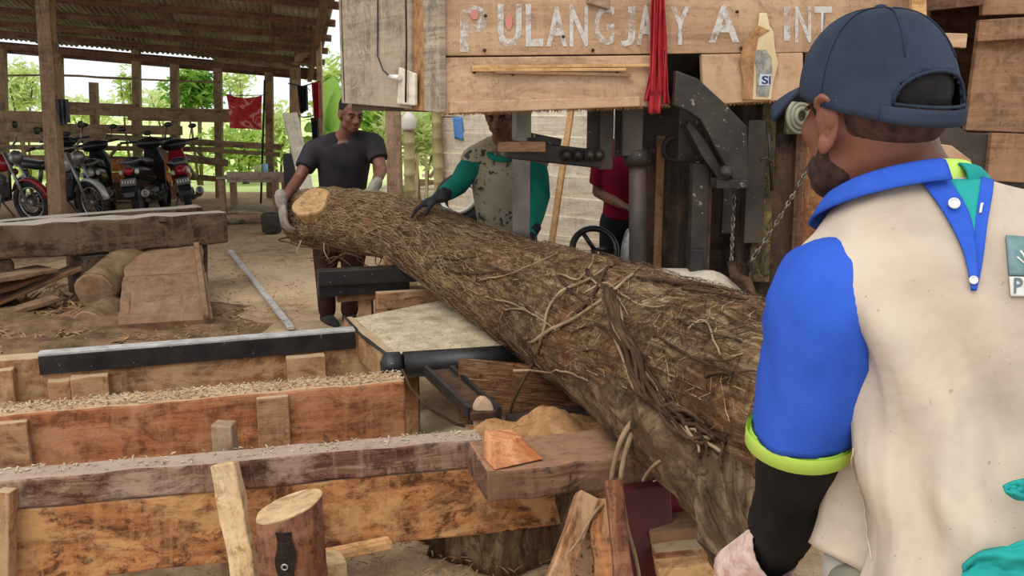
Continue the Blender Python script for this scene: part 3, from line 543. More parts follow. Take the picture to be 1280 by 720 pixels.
# stump post
sp = PX(362, 640, 2.42); rt = empty('stump_post', (sp.x, sp.y, 0), 'short round stump post with a slanted sawn top in front', 'post')
mb = MB(); n = 28; rings = []
for i in range(9):
    z = lerp(0, .5, i / 8); rings.append([V((sp.x + .094 * (1.06 - .06 * i / 8) * math.cos(2 * math.pi * k / n) * (1 + .05 * noise.noise(V((math.cos(2 * math.pi * k / n) * 2, math.sin(2 * math.pi * k / n) * 2, z * 3)))), sp.y + .094 * math.sin(2 * math.pi * k / n), z + (.03 * math.cos(2 * math.pi * k / n) if i == 8 else 0))) for k in range(n)])
mb.loft(rings); mb.build('trunk', W_stump, rt)
MB().loft([[p * 1 for p in rings[-1]], [p + V((0, 0, .004)) for p in rings[-1]]], False).build('sawn_top', W_end, rt)
hc = PX(366, 672, 2.32); MB().grid(lambda u, v_: V((sp.x, sp.y, 0)) + V((math.cos(lerp(-1.75, -1.25, u) + .05 * math.sin(v_ * 7 + u * 4)) * .1005, math.sin(lerp(-1.75, -1.25, u)) * .0985, lerp(.47, .31 + .05 * abs(u - .5), v_))), 8, 10).build('burnt_notch', wood('burnt_wood', rgb(20, 15, 13), rgb(38, 27, 22), rgb(66, 44, 34), None), rt)
hc = V((sp.x + .005, sp.y - .102, .37)); MB().torus(hc, (0, 1, 0), .008, .003, 12, 6).build('nail_ring', M_chrome, rt)
# middle beam
fl, fr = GZ(-60, 525, .5), GZ(507, 476, .5)
d2 = empty('deck_beam', (fl.lerp(fr, .5).x, fl.lerp(fr, .5).y, 0), 'middle long deck beam with reddish face and sawdust on top', 'beam', 'long deck beams')
fbeam('face_plank', W_red, fl, fr, .15, .34, d2, seg=16, jit=.004, bevel=.012)
cleat('batten', W_dusty, fl, fr, .64, .715, .3, .03, d2, .012, bevel=.006); cleat('batten', W_dusty, fl, fr, .06, .15, .3, .035, d2, .02, bevel=.006)
for t in (.2, .85): q = fl.lerp(fr, t); MB().beam(V((q.x, q.y + .1, 0)), V((q.x, q.y + .1, .17)), .14, .13, up=(0, 1, 0)).build('support_post', W_dusty, d2)
# far beam with the black steel rail
fl, fr = GZ(-60, 456, .5), GZ(470, 414, .5)
d3 = empty('deck_beam', (fl.lerp(fr, .5).x, fl.lerp(fr, .5).y, 0), 'farthest long deck beam carrying the black steel rail', 'beam', 'long deck beams')
fbeam('face_plank', W_dusty, fl, fr, .12, .36, d3, seg=16, jit=.004)
for t0, t1, h, dn in ((.05, .13, .3, .03), (.2, .25, .2, .1), (.25, .335, .2, .09), (.76, .86, .2, .085)): cleat('block', W_dusty, fl, fr, t0, t1, h, .06, d3, dn, bevel=.006, seg=2, jit=.004)
for t in (.2, .9): q = fl.lerp(fr, t); MB().beam(V((q.x, q.y + .1, 0)), V((q.x, q.y + .1, .15)), .14, .1, up=(0, 1, 0)).build('support_post', W_dusty, d3)
ra, rb = fl.lerp(fr, .183), fl.lerp(fr, .943); rl = empty('steel_rail', ((ra + rb) / 2) * V((1, 1, 0)) + V((0, 0, .43)), 'long black steel angle rail fixed on the farthest deck beam', 'rail')
fbeam('web', M_steel, ra + V((0, 0, .01)), rb + V((0, 0, .01)), .012, .085, rl, fwd=.018, bevel=.002); fbeam('flange', M_dusty_steel, ra + V((0, 0, .022)), rb + V((0, 0, .022)), .07, .012, rl, fwd=.018, bevel=.002)
# slab on the right end of the nearest beam with a wedge block
fl, fr = GZ(608, 590, .53), GZ(830, 566, .53); bl = GZ(592, 560, .53)
fbeam('short_timber', wood('short_timber_wood', rgb(60, 40, 30), rgb(112, 80, 60), rgb(150, 114, 90), rgb(52, 36, 28), .55, dust=rgb(160, 120, 92), sscale=4, grime=.8), fl, fr, .26, .105, seg=8, jit=.006, bevel=.01, label='short thick timber lying on the near beam under the log', cat='timber')
w0, w1, w2, w3 = GZ(604, 573, .533), GZ(618, 588, .533), GZ(681, 574, .533), GZ(655, 560, .533)
t0, t1, t2, t3 = PX(604, 540, w0.y), PX(622, 546, w1.y), PX(655, 545, w2.y - .02), PX(640, 538, w3.y)
zt = .598
mb = MB(); top = [GZ(605, 538, zt + .0), GZ(618, 552, zt), GZ(652, 546, zt), GZ(640, 536, zt)]
mb.loft([[w0, w1, w2, w3], top], False); mb.build('wedge_block', wood('fresh_orange_block', rgb(168, 96, 56), rgb(206, 138, 92), rgb(222, 164, 120), None), bevel=.005, label='fresh orange wedge-shaped wood block on the short timber', cat='wood block')
def crumbs(parent, fl, fr, w_, z, n, m=None):
    mb = MB(); fl, fr = V(fl), V(fr); bk = V((0, 0, 1)).cross((fr - fl).normalized())
    for i in range(n):
        p = fl.lerp(fr, random.random()) + bk * random.uniform(.0, w_); p.z = z + random.uniform(.002, .006); e = Euler((random.uniform(-.6, .6), random.uniform(-.6, .6), random.uniform(0, 6.3))).to_matrix(); s_ = random.uniform(.003, .011); b = len(mb.v)
        mb.v += [p + e @ V(q) * s_ for q in ((-1, -.3, 0), (1, -.2, 0), (.8, .3, .1), (-.7, .35, 0), (0, 0, .4))]
        for k in range(4): mb.face([b + k, b + (k + 1) % 4, b + 4])
    mb.build('sawdust_crumbs', m or M_sawdust, parent, kind='stuff')
crumbs(d1, GZ(-60, 604, .5), GZ(600, 548, .5), .09, .5, 260); crumbs(d2, GZ(-60, 524, .5), GZ(505, 475, .5), .14, .5, 1100); crumbs(d2, GZ(-60, 524, .5), GZ(505, 475, .5), .14, .5, 500, M_sawdust2)
# ---------------------------------------------------------------- sawdust-covered feed table with roller
TZ = .5; TA, TB, TC, TD = GZ(442, 398, TZ), GZ(500, 447, TZ), GZ(655, 437, TZ), GZ(590, 368, TZ)
ft = empty('feed_table', ((TA + TC) / 2) * V((1, 1, 0)), 'steel-edged feed table covered with pale sawdust under the log', 'table')
MB().prism([TA, TB, TC, TD], (0, 0, -.03)).build('table_top', W_grey, ft)
mb = MB(); mb.grid(lambda u, v_: TA.lerp(TD, u).lerp(TB.lerp(TC, u), v_) + V((0, 0, .002 + .028 * math.sin(math.pi * u) ** .5 * math.sin(math.pi * min(1, v_ * 1.02)) ** .5 * (.75 + .6 * noise.noise(V((u * 4, v_ * 5, 0)))))), 36, 36); mb.build('sawdust_layer', M_sawdust, ft, kind='stuff')
dt = (TB - TA).normalized(); nt = V((0, 0, 1)).cross(dt).normalized()
MB().beam(TA - nt * .03 + V((0, 0, -.07)), TB - nt * .03 + V((0, 0, -.07)), .05, .16, seg=8, jit=.006).build('side_board', W_dusty, ft, bevel=.006)
MB().tube([TA - nt * .05 + V((0, 0, .015)), TA.lerp(TB, .5) - nt * .06 + V((0, 0, .005)), TB - nt * .05 + V((0, 0, .012)), TB.lerp(TC, .3) - dt * .01 + V((0, 0, .01))], .008, 6).build('edge_cable', M_steel, ft)
for q in (TA.lerp(TC, .1), TB.lerp(TD, .1), TC.lerp(TA, .1), TD.lerp(TB, .1)): MB().box((q.x, q.y, .235), (.08, .08, .47)).build('leg', W_dusty, ft)
rc0, rc1 = TB + dt * .05 + V((0, 0, -.02)), TC + dt * .05 + V((0, 0, -.02)); rc1 = rc1 + (rc1 - rc0) * .12
ro = MB().tube([rc0, rc1], .058, 28, capmi=0).build('roller', M_steel, ft)
dd = (rc1 - rc0).normalized(); MB().lathe(rc0 - dd * .07, dd, [(.02, -.03), (.045, -.02), (.06, 0), (.06, .055), (.05, .06)], 24).build('roller_hub', M_steel, ro)
# two black steel bars behind the table
def bar(x0, y0, x1, y1, Y0, Y1, w_, h, m, label, cat='bar', **k): return beam('steel_bar' if m is M_steel else 'wood_beam', m, PX(x0, y0, Y0), PX(x1, y1, Y1), w_, h, bevel=.006, label=label, cat=cat, **k)
bar(397, 347, 540, 340, 5.15, 5.35, .1, .09, M_steel, 'upper black steel bar jutting out below the log')
bar(397, 362, 510, 355, 5.2, 5.35, .12, .07, M_steel, 'lower black steel bar stacked under the upper one')
bar(420, 371, 600, 358, 5.3, 5.55, .1, .05, W_dusty, 'brown plank edge beneath the two black bars', 'plank')
bar(470, 376, 600, 368, 5.15, 5.35, .06, .1, W_dusty, 'wide brown board behind the sawdust table', 'plank')
bar(482, 331, 520, 331, 5.45, 5.5, .12, .1, W_light, 'small pale block under the log above the black bars', 'wood block')
for x, lb in ((457, 'pale post under the black bars, left one'), (478, 'pale post under the black bars, right one')):
    a = PX(x, 372, 5.35); beam('short_post', W_dusty, V((a.x, a.y, 0)), a + V((0, 0, .02)), .08, .08, up=(0, 1, 0), label=lb, cat='post')
a = PX(492, 372, 5.42); beam('short_post', W_dusty, V((a.x, a.y, 0)), V((a.x, a.y, .72)), .1, .1, up=(0, 1, 0), label='brown post carrying the pale block beneath the log', cat='post')
# ================================================================ the log
axis = spline([(372, 272, 6.32, .165), (405, 273, 6.18, .2), (440, 277, 6.0, .2), (510, 290, 5.5, .198), (600, 338, 4.75, .225), (700, 388, 3.95, .262), (775, 425, 3.3, .272), (870, 462, 2.75, .258), (955, 497, 2.3, .24), (1050, 540, 1.95, .22)], 110)
AX = [(PX(a, b, c), r_) for a, b, c, r_ in axis]
def logrings(AX, n, seed, amp=.05, rough=.012):
    rings = []
    for i, (c, r_) in enumerate(AX):
        d = (AX[min(i + 1, len(AX) - 1)][0] - AX[max(i - 1, 0)][0]).normalized(); x = d.cross(V((0, 0, 1))).normalized(); y = x.cross(d); ring = []
        for k in range(n):
            a = 2 * math.pi * k / n; u = x * math.cos(a) + y * math.sin(a); s_ = V((math.cos(a) * 1.1, math.sin(a) * 1.1, i * .035 + seed))
            rr = r_ * (1 + amp * 2 * noise.noise(s_)) + rough * noise.noise(V((math.cos(a) * 5, math.sin(a) * 5, i * .25 + seed))) + rough * .6 * noise.noise(V((math.cos(a) * 14, math.sin(a) * 14, i * .5 + seed)))
            ring.append(c + u * rr)
        rings.append(ring)
    return rings
t = NT('fibrous_bark'); v = t.uvr(5, 30); v2 = t.uvr(1.5, 1.5, 'Object')
g = t.noise(v, 1, 8, .72, 1.2); g2 = t.noise(v2, 1.7, 6, .65, .5); g3 = t.noise(v2, 22, 5, .7)
c = t.ramp(g, [(.34, rgb(50, 36, 26)), (.47, rgb(106, 82, 58)), (.58, rgb(154, 128, 96)), (.7, rgb(190, 168, 134))])
c = t.mix(t.ramp(g2, [(.42, G0), (.6, (.75,) * 3)]), c, t.ramp(g, [(.3, rgb(58, 34, 22)), (.55, rgb(124, 80, 52)), (.75, rgb(158, 108, 74))]))
c = t.mix(t.ramp(g3, [(.54, G0), (.66, (.7,) * 3)]), c, rgb(52, 36, 26))
t.bump(t.mix(.5, g, g3), .9, .03); M_bark = t.done(c, .95, 0, .1)
LB = PX(700, 395, 3.95); log = empty('tree_log', (LB.x, LB.y, LB.z - .26), 'huge bark-covered tree trunk with hanging roots on the saw deck', 'log')
mb = MB(); lr = logrings(AX, 72, 3.1); mb.loft(lr); logbody = mb.build('trunk', M_bark, log)
bx_ = spline([(640, 362, 4.3, .15), (700, 405, 3.75, .2), (757, 441, 3.3, .195), (818, 500, 2.8, .175), (880, 566, 2.3, .142), (912, 618, 2.0, .105), (920, 668, 1.78, .075), (936, 712, 1.6, .05)], 66)
BX = [(PX(a, b, c), r_) for a, b, c, r_ in bx_]
t = NT('mossy_root_bark'); v = t.uvr(4, 16); v2 = t.uvr(1.5, 1.5, 'Object'); g = t.noise(v, 1, 8, .7, .8); g2 = t.noise(v2, 2.6, 6, .7, .5); g3 = t.noise(v2, 26, 5, .7)
c = t.ramp(g, [(.34, rgb(48, 36, 27)), (.5, rgb(98, 78, 58)), (.66, rgb(142, 120, 92))]); c = t.mix(t.ramp(g2, [(.5, G0), (.62, (.8,) * 3)]), c, rgb(84, 56, 40)); c = t.mix(t.ramp(g2, [(.3, (.7,) * 3), (.4, G0)]), c, rgb(150, 142, 112))
c = t.mix(t.ramp(g3, [(.56, G0), (.66, (.75,) * 3)]), c, rgb(58, 42, 30)); t.bump(t.mix(.5, g, g3), .8, .025); M_rootbark = t.done(c, .95, 0, .1)
mb2 = MB(); br = logrings(BX, 48, 9.3, .09, .012); mb2.loft(br); mb2.build('root_buttress', M_rootbark, log)
# second, thinner root ridge on the camera side between trunk and buttress
cx_ = spline([(745, 372, 3.35, .12), (800, 415, 2.95, .14), (850, 480, 2.55, .13), (905, 555, 2.2, .11), (950, 610, 1.95, .09)], 40)
CX = [(PX(a, b, c), r_) for a, b, c, r_ in cx_]
# cut end at the far left and the oblique knot face
ec = PX(389, 252, 5.965); nrm = V((-.35, -.62, .6)).normalized(); x = nrm.cross(V((0, 0, 1))).normalized(); y = x.cross(nrm)
n = 26; ring = lambda s_, o: [ec + nrm * (o) + (x * math.cos(2 * math.pi * k / n) * .14 + y * math.sin(2 * math.pi * k / n) * .105) * s_ * (1 + .4 * noise.noise(V((math.cos(2 * math.pi * k / n) * 1.2, math.sin(2 * math.pi * k / n) * 1.2, 5)))) for k in range(n)]
MB().loft([ring(1.08, -.12), ring(1.04, -.01), ring(.97, .0)], False).build('cut_face', W_cut, log)
MB().loft([[p + (AX[0][0] - p) * .06 + (AX[0][0] - AX[2][0]).normalized() * .002 for p in lr[0]], [p + (AX[0][0] - p) * .35 + (AX[0][0] - AX[2][0]).normalized() * .07 for p in lr[0]], [p + (AX[0][0] - p) * .85 + (AX[0][0] - AX[2][0]).normalized() * .1 for p in lr[0]]]).build('butt_end', M_bark, log)
# pale lichen scab at the near tip
# ---- strands and roots laid on the bark
allv = [tuple(p) for p in mb.v] + [tuple(p) for p in mb2.v]; nf = [f for f in mb.f] + [tuple(i + len(mb.v) for i in f) for f in mb2.f]
bvh = BVHTree.FromPolygons(allv, nf)
def onlog(px, py, off=.008, Yd=3):
    d = ray(px, py).normalized(); h = bvh.ray_cast(V((0, 0, CZ)), d)
    if h[0] is None: return PX(px, py, Yd)
    return h[0] + h[1] * off * (1 if h[1].dot(d) < 0 else -1)
M_fib1 = plain('tan_fibre', rgb(112, 88, 62), rgb(186, 160, 122), 14, .95); M_fib2 = plain('dark_fibre', rgb(52, 38, 28), rgb(110, 82, 58), 2, .95)
M_root = plain('pale_root', rgb(118, 94, 70), rgb(172, 148, 118), 6, .9, 0, .1, .5); M_rootd = plain('dark_root', rgb(46, 34, 26), rgb(92, 70, 52), 6, .9, 0, .1, .5)
def strands(n, mat, region, L, wdt, lift, seed):
    random.seed(seed); mb = MB()
    for i in range(n):
        ri = random.randrange(*region); k = random.randrange(72); st = random.choice((1, -1)); dk = random.uniform(-1.3, 1.3); m = random.randint(3, 5); kk = float(k); rr = float(ri); prev = None; b0 = len(mb.v)
        lf = random.uniform(.2, 1) * lift
        for j in range(m + 1):
            i0 = max(0, min(len(lr) - 1, int(rr))); c = AX[i0][0]; p = lr[i0][int(kk) % 72]; nn = (p - c).normalized()
            q = p + nn * (lf * math.sin(math.pi * (j + .3) / (m + .6)) + .003 + (random.random() * lift * .6 if j in (0, m) else 0)); sd_ = nn.cross(V((random.uniform(-1, 1), random.uniform(-1, 1), random.uniform(-1, 1)))).normalized() * wdt
            mb.v += [q + sd_, q - sd_ + nn * wdt * .5]; rr += st * L * random.uniform(.6, 1.2); kk += dk * random.uniform(.3, 1.4)
        for j in range(m): mb.face([b0 + 2 * j, b0 + 2 * j + 1, b0 + 2 * j + 3, b0 + 2 * j + 2])
    return mb
strands(5600, M_fib1, (7, 54), .8, .0013, .014, 1).build('bark_fibre', M_fib1, log, kind='stuff')
strands(5600, M_fib2, (5, 105), .75, .0016, .013, 2).build('dark_bark_fibre', M_fib2, log, kind='stuff')
strands(1100, M_fib1, (50, 105), .7, .0013, .010, 3).build('near_bark_fibre', M_fib1, log, kind='stuff')
def root(pts, r0, r1, mat, free=None, off=.01, n=None):
    """pixel path laid on the bark; points with a third number hang free at that distance"""
    P = []
    sm = spline([(a[0], a[1], a[2] if len(a) > 2 else 0) for a in pts], (len(pts) - 1) * 5); hang = any(len(a) > 2 for a in pts)
    for i, (a, b, c) in enumerate(sm):
        k = min(int(i / 5), len(pts) - 1); h = len(pts[k]) > 2 or (k + 1 < len(pts) and len(pts[k + 1]) > 2 and i % 5)
        p = PX(a, b, c) if (h and c > .9) else onlog(a, b, off)
        P.append(p + wobble(p, 9, .008))
    # drop outliers where the view ray slips off the silhouette
    Q = [P[0]]
    for p in P[1:]:
        if (p - Q[-1]).length < .35: Q.append(p)
    if len(Q) > 2: MB().tube(Q, [lerp(r0, r1, i / (len(Q) - 1)) * random.uniform(.85, 1.15) for i in range(len(Q))], 7, round_=False).build('root', mat, log)
random.seed(11)
root([(672, 442), (682, 415), (692, 380), (712, 362), (742, 350), (768, 333)], .007, .005, M_root)
root([(664, 428), (700, 410), (742, 384), (776, 360), (792, 345)], .008, .005, M_root)
root([(742, 352), (760, 362), (782, 352), (800, 335)], .005, .003, M_root)
root([(700, 345), (725, 350), (738, 336), (744, 322)], .004, .003, M_root)
root([(640, 462), (668, 464), (705, 463), (738, 474)], .005, .003, M_root)
root([(760, 385), (772, 420), (784, 458), (800, 488), (826, 512), (852, 536)], .006, .004, M_root)
root([(600, 352), (640, 344), (672, 331), (700, 318)], .004, .003, M_root)
root([(560, 340), (590, 344), (622, 340), (655, 352)], .004, .003, M_rootd)
root([(608, 372), (640, 380), (668, 392), (680, 400)], .005, .003, M_root)
for k in range(13):
    j_ = lambda a_=9: random.uniform(-a_, a_); root([(762 + j_(12), 374 + j_(8)), (780 + j_(), 412 + j_()), (800 + j_(), 448 + j_()), (826 + j_(11), 494 + j_()), (858 + j_(14), 530 + j_(12)), (888 + j_(16), 560 + j_(16))], random.uniform(.004, .011), random.uniform(.002, .006), M_rootd if k % 4 else M_root, off=random.uniform(.008, .028))
root([(800, 470), (812, 500), (840, 525), (868, 534)], .009, .005, M_rootd, off=.02)
root([(838, 500), (858, 528), (878, 548), (892, 576)], .008, .004, M_rootd, off=.02)
root([(842, 512), (868, 512), (892, 530)], .006, .004, M_rootd, off=.02)
root([(885, 548), (900, 560), (905, 592)], .006, .004, M_rootd, off=.02)
root([(725, 390), (742, 372), (760, 340), (772, 330)], .008, .005, M_rootd)
root([(735, 340), (755, 360), (775, 372)], .008, .006, M_rootd)
root([(700, 350), (722, 372), (745, 384)], .006, .005, M_rootd)
root([(855, 365), (900, 372), (935, 380)], .007, .004, M_rootd); root([(800, 350), (860, 358), (920, 368)], .007, .004, M_rootd)
root([(850, 400), (890, 420), (930, 430)], .004, .003, M_rootd); root([(820, 420), (870, 450), (920, 470)], .004, .003, M_rootd)
for k in range(16):
    x0 = random.uniform(400, 900); y0 = 255 + (x0 - 400) * .32 + random.uniform(-10, 90); dx = random.uniform(30, 70); root([(x0, y0), (x0 + dx * .5, y0 + random.uniform(-14, 22)), (x0 + dx, y0 + random.uniform(-20, 34))], .004, .002, random.choice((M_root, M_rootd)))
# freely hanging roots
def hroot(pts, r0, r1, mat):
    P = [PX(a, b, c) for a, b, c in spline(pts, (len(pts) - 1) * 6)]; P = [p + wobble(p, 7, .012) for p in P]
    MB().tube(P, [lerp(r0, r1, i / (len(P) - 1)) for i in range(len(P))], 7).build('root', mat, log)
hroot([(836, 490, 2.56), (812, 508, 2.5), (778, 542, 2.47), (767, 580, 2.46), (764, 640, 2.44)], .011, .006, M_root)
hroot([(816, 510, 2.55), (786, 548, 2.46), (776, 590, 2.44), (782, 640, 2.46), (793, 690, 2.42), (804, 740, 2.4)], .009, .005, M_root)
hroot([(858, 532, 2.3), (846, 560, 2.2), (820, 580, 2.22), (806, 600, 2.25)], .006, .004, M_root)
hroot([(672, 440, 3.55), (652, 480, 3.5), (636, 520, 3.5), (622, 566, 3.45)], .008, .005, M_rootd)
hroot([(640, 460, 3.7), (645, 500, 3.65), (646, 530, 3.6)], .003, .002, M_root)
hroot([(768, 622, 2.52), (740, 650, 2.4), (710, 690, 2.3)], .006, .003, M_root)
hroot([(820, 560, 2.4), (830, 590, 2.38), (818, 600, 2.36)], .004, .002, M_root)
for k in range(12):
    x0 = random.uniform(375, 520); y0 = 308 + (x0 - 375) * .12; hroot([(x0, y0 - 8, 5.75), (x0 + random.uniform(-10, 10), y0 + random.uniform(4, 10), 5.72), (x0 + random.uniform(-22, 22), y0 + random.uniform(6, 24), 5.7)], .005, .002, random.choice((M_rootd, M_root)))
for k in range(7):
    x0 = random.uniform(360, 400); hroot([(x0, 296, 6.0), (x0 - random.uniform(0, 14), 270 + random.uniform(20, 42), 5.98), (x0 + random.uniform(10, 60), 312 + random.uniform(0, 6), 5.9)], .006, .003, M_rootd)
# ================================================================ below the log
M_sack = plain('pale_sawdust_ground', rgb(176, 160, 128), rgb(208, 194, 160), 6, .95, 0, .1, .5)
def heap(name, m, cpx, cpy, z, rx, ry, h, label, cat, kind='stuff', seed=0):
    c = GZ(cpx, cpy, z); MB().grid(lambda u, v_: (c.x + (u - .5) * 2 * rx, c.y + (v_ - .5) * 2 * ry, z - .01 + h * max(0, 1 - ((u - .5) ** 2 + (v_ - .5) ** 2) * 4) ** .8 * (.75 + .5 * noise.noise(V((u * 5, v_ * 5, seed)))) + .012 * noise.noise(V((u * 22, v_ * 22, seed)))), 40, 30).build(name, m, label=label, cat=cat, kind=kind)
heap('sawdust_heap', M_sack, 560, 560, 0, .55, .55, .16, 'pale sawdust spread on the ground under the roller', 'sawdust', seed=2)
heap('sawdust_heap', M_sawdust2, 690, 545, .43, .32, .13, .12, 'small brown sawdust heap on the timber under the log', 'sawdust', seed=5)
heap('sawdust_heap', M_sawdust2, 780, 545, .42, .22, .12, .1, 'brown sawdust drift right of the small heap under the log', 'sawdust', seed=9)
fbeam('deck_timber', W_mach, GZ(640, 525, .4), GZ(900, 500, .4), .3, .2, seg=6, jit=.008, label='timber coloured dark for the shaded void beneath the log behind the wedge block', cat='timber')  # dark board material used here in place of the shaded void under the log
# chain bar and pale stone
cb0, cb1 = PX(548, 466, 3.75), PX(606, 520, 3.2); rt = empty('chain_bar', ((cb0 + cb1) / 2) * V((1, 1, 0)), 'rusty chain guide bar slanting down below the roller', 'chain bar')
MB().beam(cb0, cb1, .1, .03, seg=4, jit=.002).build('bar', M_rustiron, rt, bevel=.004)
for s_ in (-1, 1): MB().beam(cb0 + V((s_ * .055, 0, .01)), cb1 + V((s_ * .055, 0, .01)), .015, .045).build('edge', M_steel, rt)
mb = MB(); mb.loft([[PX(x, y, 3.22 + .16 * kk) for x, y in ((590, 505), (600, 492), (614, 500), (622, 524), (620, 541), (604, 545), (592, 538))] for kk in (0, .4, 1)], True); mb.build('stone_lump', plain('pale_stone', rgb(176, 146, 118), rgb(206, 180, 148), 9, .95, 0, .1, .6), bevel=.02, label='pale rounded lump at the foot of the chain bar', cat='stone')
MB().tube([PX(503, 462, 3.6), PX(513, 485, 3.55), PX(535, 510, 3.5), PX(570, 530, 3.45), PX(600, 538, 3.3)], .006, 6).build('cable', M_rootd, label='thin dark cable drooping below the roller', cat='cable')
# bark slab leaning behind under the log
c0, c1 = PX(640, 440, 4.0), PX(700, 540, 3.35); MB().grid(lambda u, v_: PX(lerp(575, 740, u), lerp(448, 530, v_) + 14 * u, 3.62 - .1 * v_ + .25 * (u - .4) ** 2), 16, 10).build('bark_slab', M_bark, solid=.04, label='curved bark slab standing behind the sawdust heap under the log', cat='bark slab')
fbeam('cross_beam', W_brown, GZ(640, 470, .36), GZ(760, 462, .36), .2, .08, label='brown cross beam peeping out below the log', cat='beam')
# lower foreground: bark stump, A-frame, red part, planks
M_stmp = plain('knotty_root_wood', rgb(96, 70, 48), rgb(172, 140, 106), 7, .95, 0, .1, 1.0, speck=rgb(84, 58, 42), spos=.58, sscale=36, detail=10)
mb = MB(); n = 64; rings = []
for i in range(8):
    z = .0 + .34 * i / 7; c = GZ(640, 660, .2); rings.append([V((c.x + .06, c.y + .28, z)) + V((math.cos(2 * math.pi * k / n) * .36, math.sin(2 * math.pi * k / n) * .2, 0)) * (1 - .18 * i / 7) * (1 + .45 * noise.noise(V((math.cos(2 * math.pi * k / n) * 1.9, math.sin(2 * math.pi * k / n) * 1.9, z * 2.5))) + .14 * noise.noise(V((math.cos(2 * math.pi * k / n) * 6, math.sin(2 * math.pi * k / n) * 6, z * 6)))) for k in range(n)])
mb.loft(rings); mb.build('root_stump', M_rootbark, label='gnarled root stump standing under the near deck beam', cat='stump')
c = PX(738, 690, 2.55); MB().lathe((c.x, 2.62, 0), (0, 0, 1), [(.07, 0), (.085, .02), (.085, .27), (.075, .285), (.001, .287)], 20).build('round_block', M_stmp, label='small round wood block beside the slanted strut', cat='wood block')
beam('strut', W_dusty, PX(688, 745, 2.3), PX(735, 620, 2.5), .06, .05, up=(0, 1, 0), seg=6, jit=.004, label='slanted bark-edged strut under the short timber', cat='strut')
beam('strut', W_orange, PX(760, 740, 2.35), PX(752, 625, 2.5), .075, .05, up=(0, 1, 0), seg=6, jit=.004, label='upright brown strut beside the slanted one', cat='strut')
beam('strut', W_stump, PX(782, 745, 2.3), PX(766, 600, 2.45), .05, .05, up=(0, 1, 0), seg=6, jit=.003, label='upright dark strut in front of the maroon panel', cat='strut')
M_maroon = plain('maroon_paint', rgb(64, 24, 26), rgb(96, 34, 34), 4, .5, .1, .4, speck=rgb(118, 84, 66), spos=.7, sscale=40); M_crim = plain('crimson_paint', rgb(112, 18, 24), rgb(140, 26, 32), 4, .5)
a, b = PX(775, 612, 2.62), PX(846, 740, 2.5); MB().prism([PX(775, 612, 2.62), PX(838, 606, 2.66), PX(850, 760, 2.5), PX(786, 770, 2.46)], (0, .05, 0)).build('guard_cover', M_maroon, bevel=.006, label='maroon steel panel standing under the log', cat='panel')
MB().prism([PX(800, 618, 2.72), PX(880, 612, 2.75), PX(885, 654, 2.72), PX(800, 660, 2.7)], (0, .05, 0)).build('guard_cover', M_crim, bevel=.006, label='crimson steel cover behind the maroon panel', cat='panel')
for i, (x0, y0, x1, y1, Y, h, lb, m) in enumerate(((810, 668, 905, 655, 2.62, .07, 'brown plank on edge right of the maroon panel, highest of three', W_brown), (815, 690, 925, 676, 2.56, .05, 'sawdusty plank right of the maroon panel, middle of three', W_dusty), (820, 712, 930, 696, 2.5, .06, 'pale plank right of the maroon panel, lowest of three', W_light))): beam('plank', m, PX(x0, y0, Y), PX(x1, y1, Y), .12, h, seg=3, jit=.004, label=lb, cat='plank', group='planks under the log end')
beam('lath', W_light, PX(408, 694, 2.75), PX(488, 678, 2.85), .05, .03, label='pale yellow lath lying under the near deck beam', cat='lath')
beam('wood_offcut', W_end, PX(415, 700, 2.72), PX(422, 716, 2.6), .06, .06, label='pale square offcut beside the stump post', cat='wood block')
# ================================================================ band saw: wooden wheel housing
def onplane(px, py, P0, n):
    d = ray(px, py); o = V((0, 0, CZ)); return o + d * ((P0 - o).dot(n) / d.dot(n))
H0 = PX(548, 142, 4.0); ang = math.radians(13); HU = V((math.cos(ang), math.sin(ang), 0)); HN = V((math.sin(ang), -math.cos(ang), 0))   # HN points to the camera
H1 = PX(425, 130, 5.05); SU = V((H1.x - H0.x, H1.y - H0.y, 0)).normalized(); SN = V((SU.y, -SU.x, 0)); SN = SN if SN.dot(V((0, 0, 0)) - H0) > 0 else -SN
def hf(px, py, out=0): return onplane(px, py, H0 + HN * out, HN)
def hs(px, py, out=0): return onplane(px, py, H0 + SN * out, SN)
hz = empty('saw_housing', (H0.x + .9, H0.y + .5, H0.z), 'big boarded wheel housing of the band saw with worn white lettering', 'saw housing')
def board(name, m, pts, out=0, th=.03, parent=hz, fn=hf, nn=HN, bevel=.004, **k):
    P = [fn(x, y, out) for x, y in pts]; mb = MB(); b = len(mb.v)
    mb.loft([[p - nn * th for p in P], P], False)
    o_ = P[0]; ex = (P[1] - P[0]).normalized(); ez = V((0, 0, 1))
    mb.uv = [[((mb.v[i] - o_).dot(ex), (mb.v[i] - o_).dot(ez)) for i in f] for f in mb.f]
    return mb.build(name, m, parent, bevel=bevel, **k)
W_box2 = wood('tan_board_lower', rgb(148, 115, 88), rgb(188, 154, 122), rgb(210, 178, 146), rgb(182, 132, 94), .45, gs=(.8, 10), sscale=1.4, bump=.25, grime=.35)
board('sign_board', W_box, [(546, 70), (1152, 64), (1156, -2), (545, -3)], .0)
board('upper_board', W_box, [(545, -6), (1156, -5), (1160, -110), (543, -120)], -.02)
board('lower_board', W_box2, [(552, 143), (836, 132), (834, 69), (547, 72)], .004)
board('lower_board', W_box2, [(880, 131), (1004, 124), (1004, 66), (877, 68)], .004)
board('lower_board', W_box2, [(1010, 124), (1150, 118), (1152, 64), (1010, 65)], -.004)
board('edge_strip', W_box2, [(562, 142), (800, 133), (800, 121), (562, 127)], .018, .016)
board('stub', W_post, [(735, 4), (762, 12), (764, 0), (738, -8)], .03, .03)
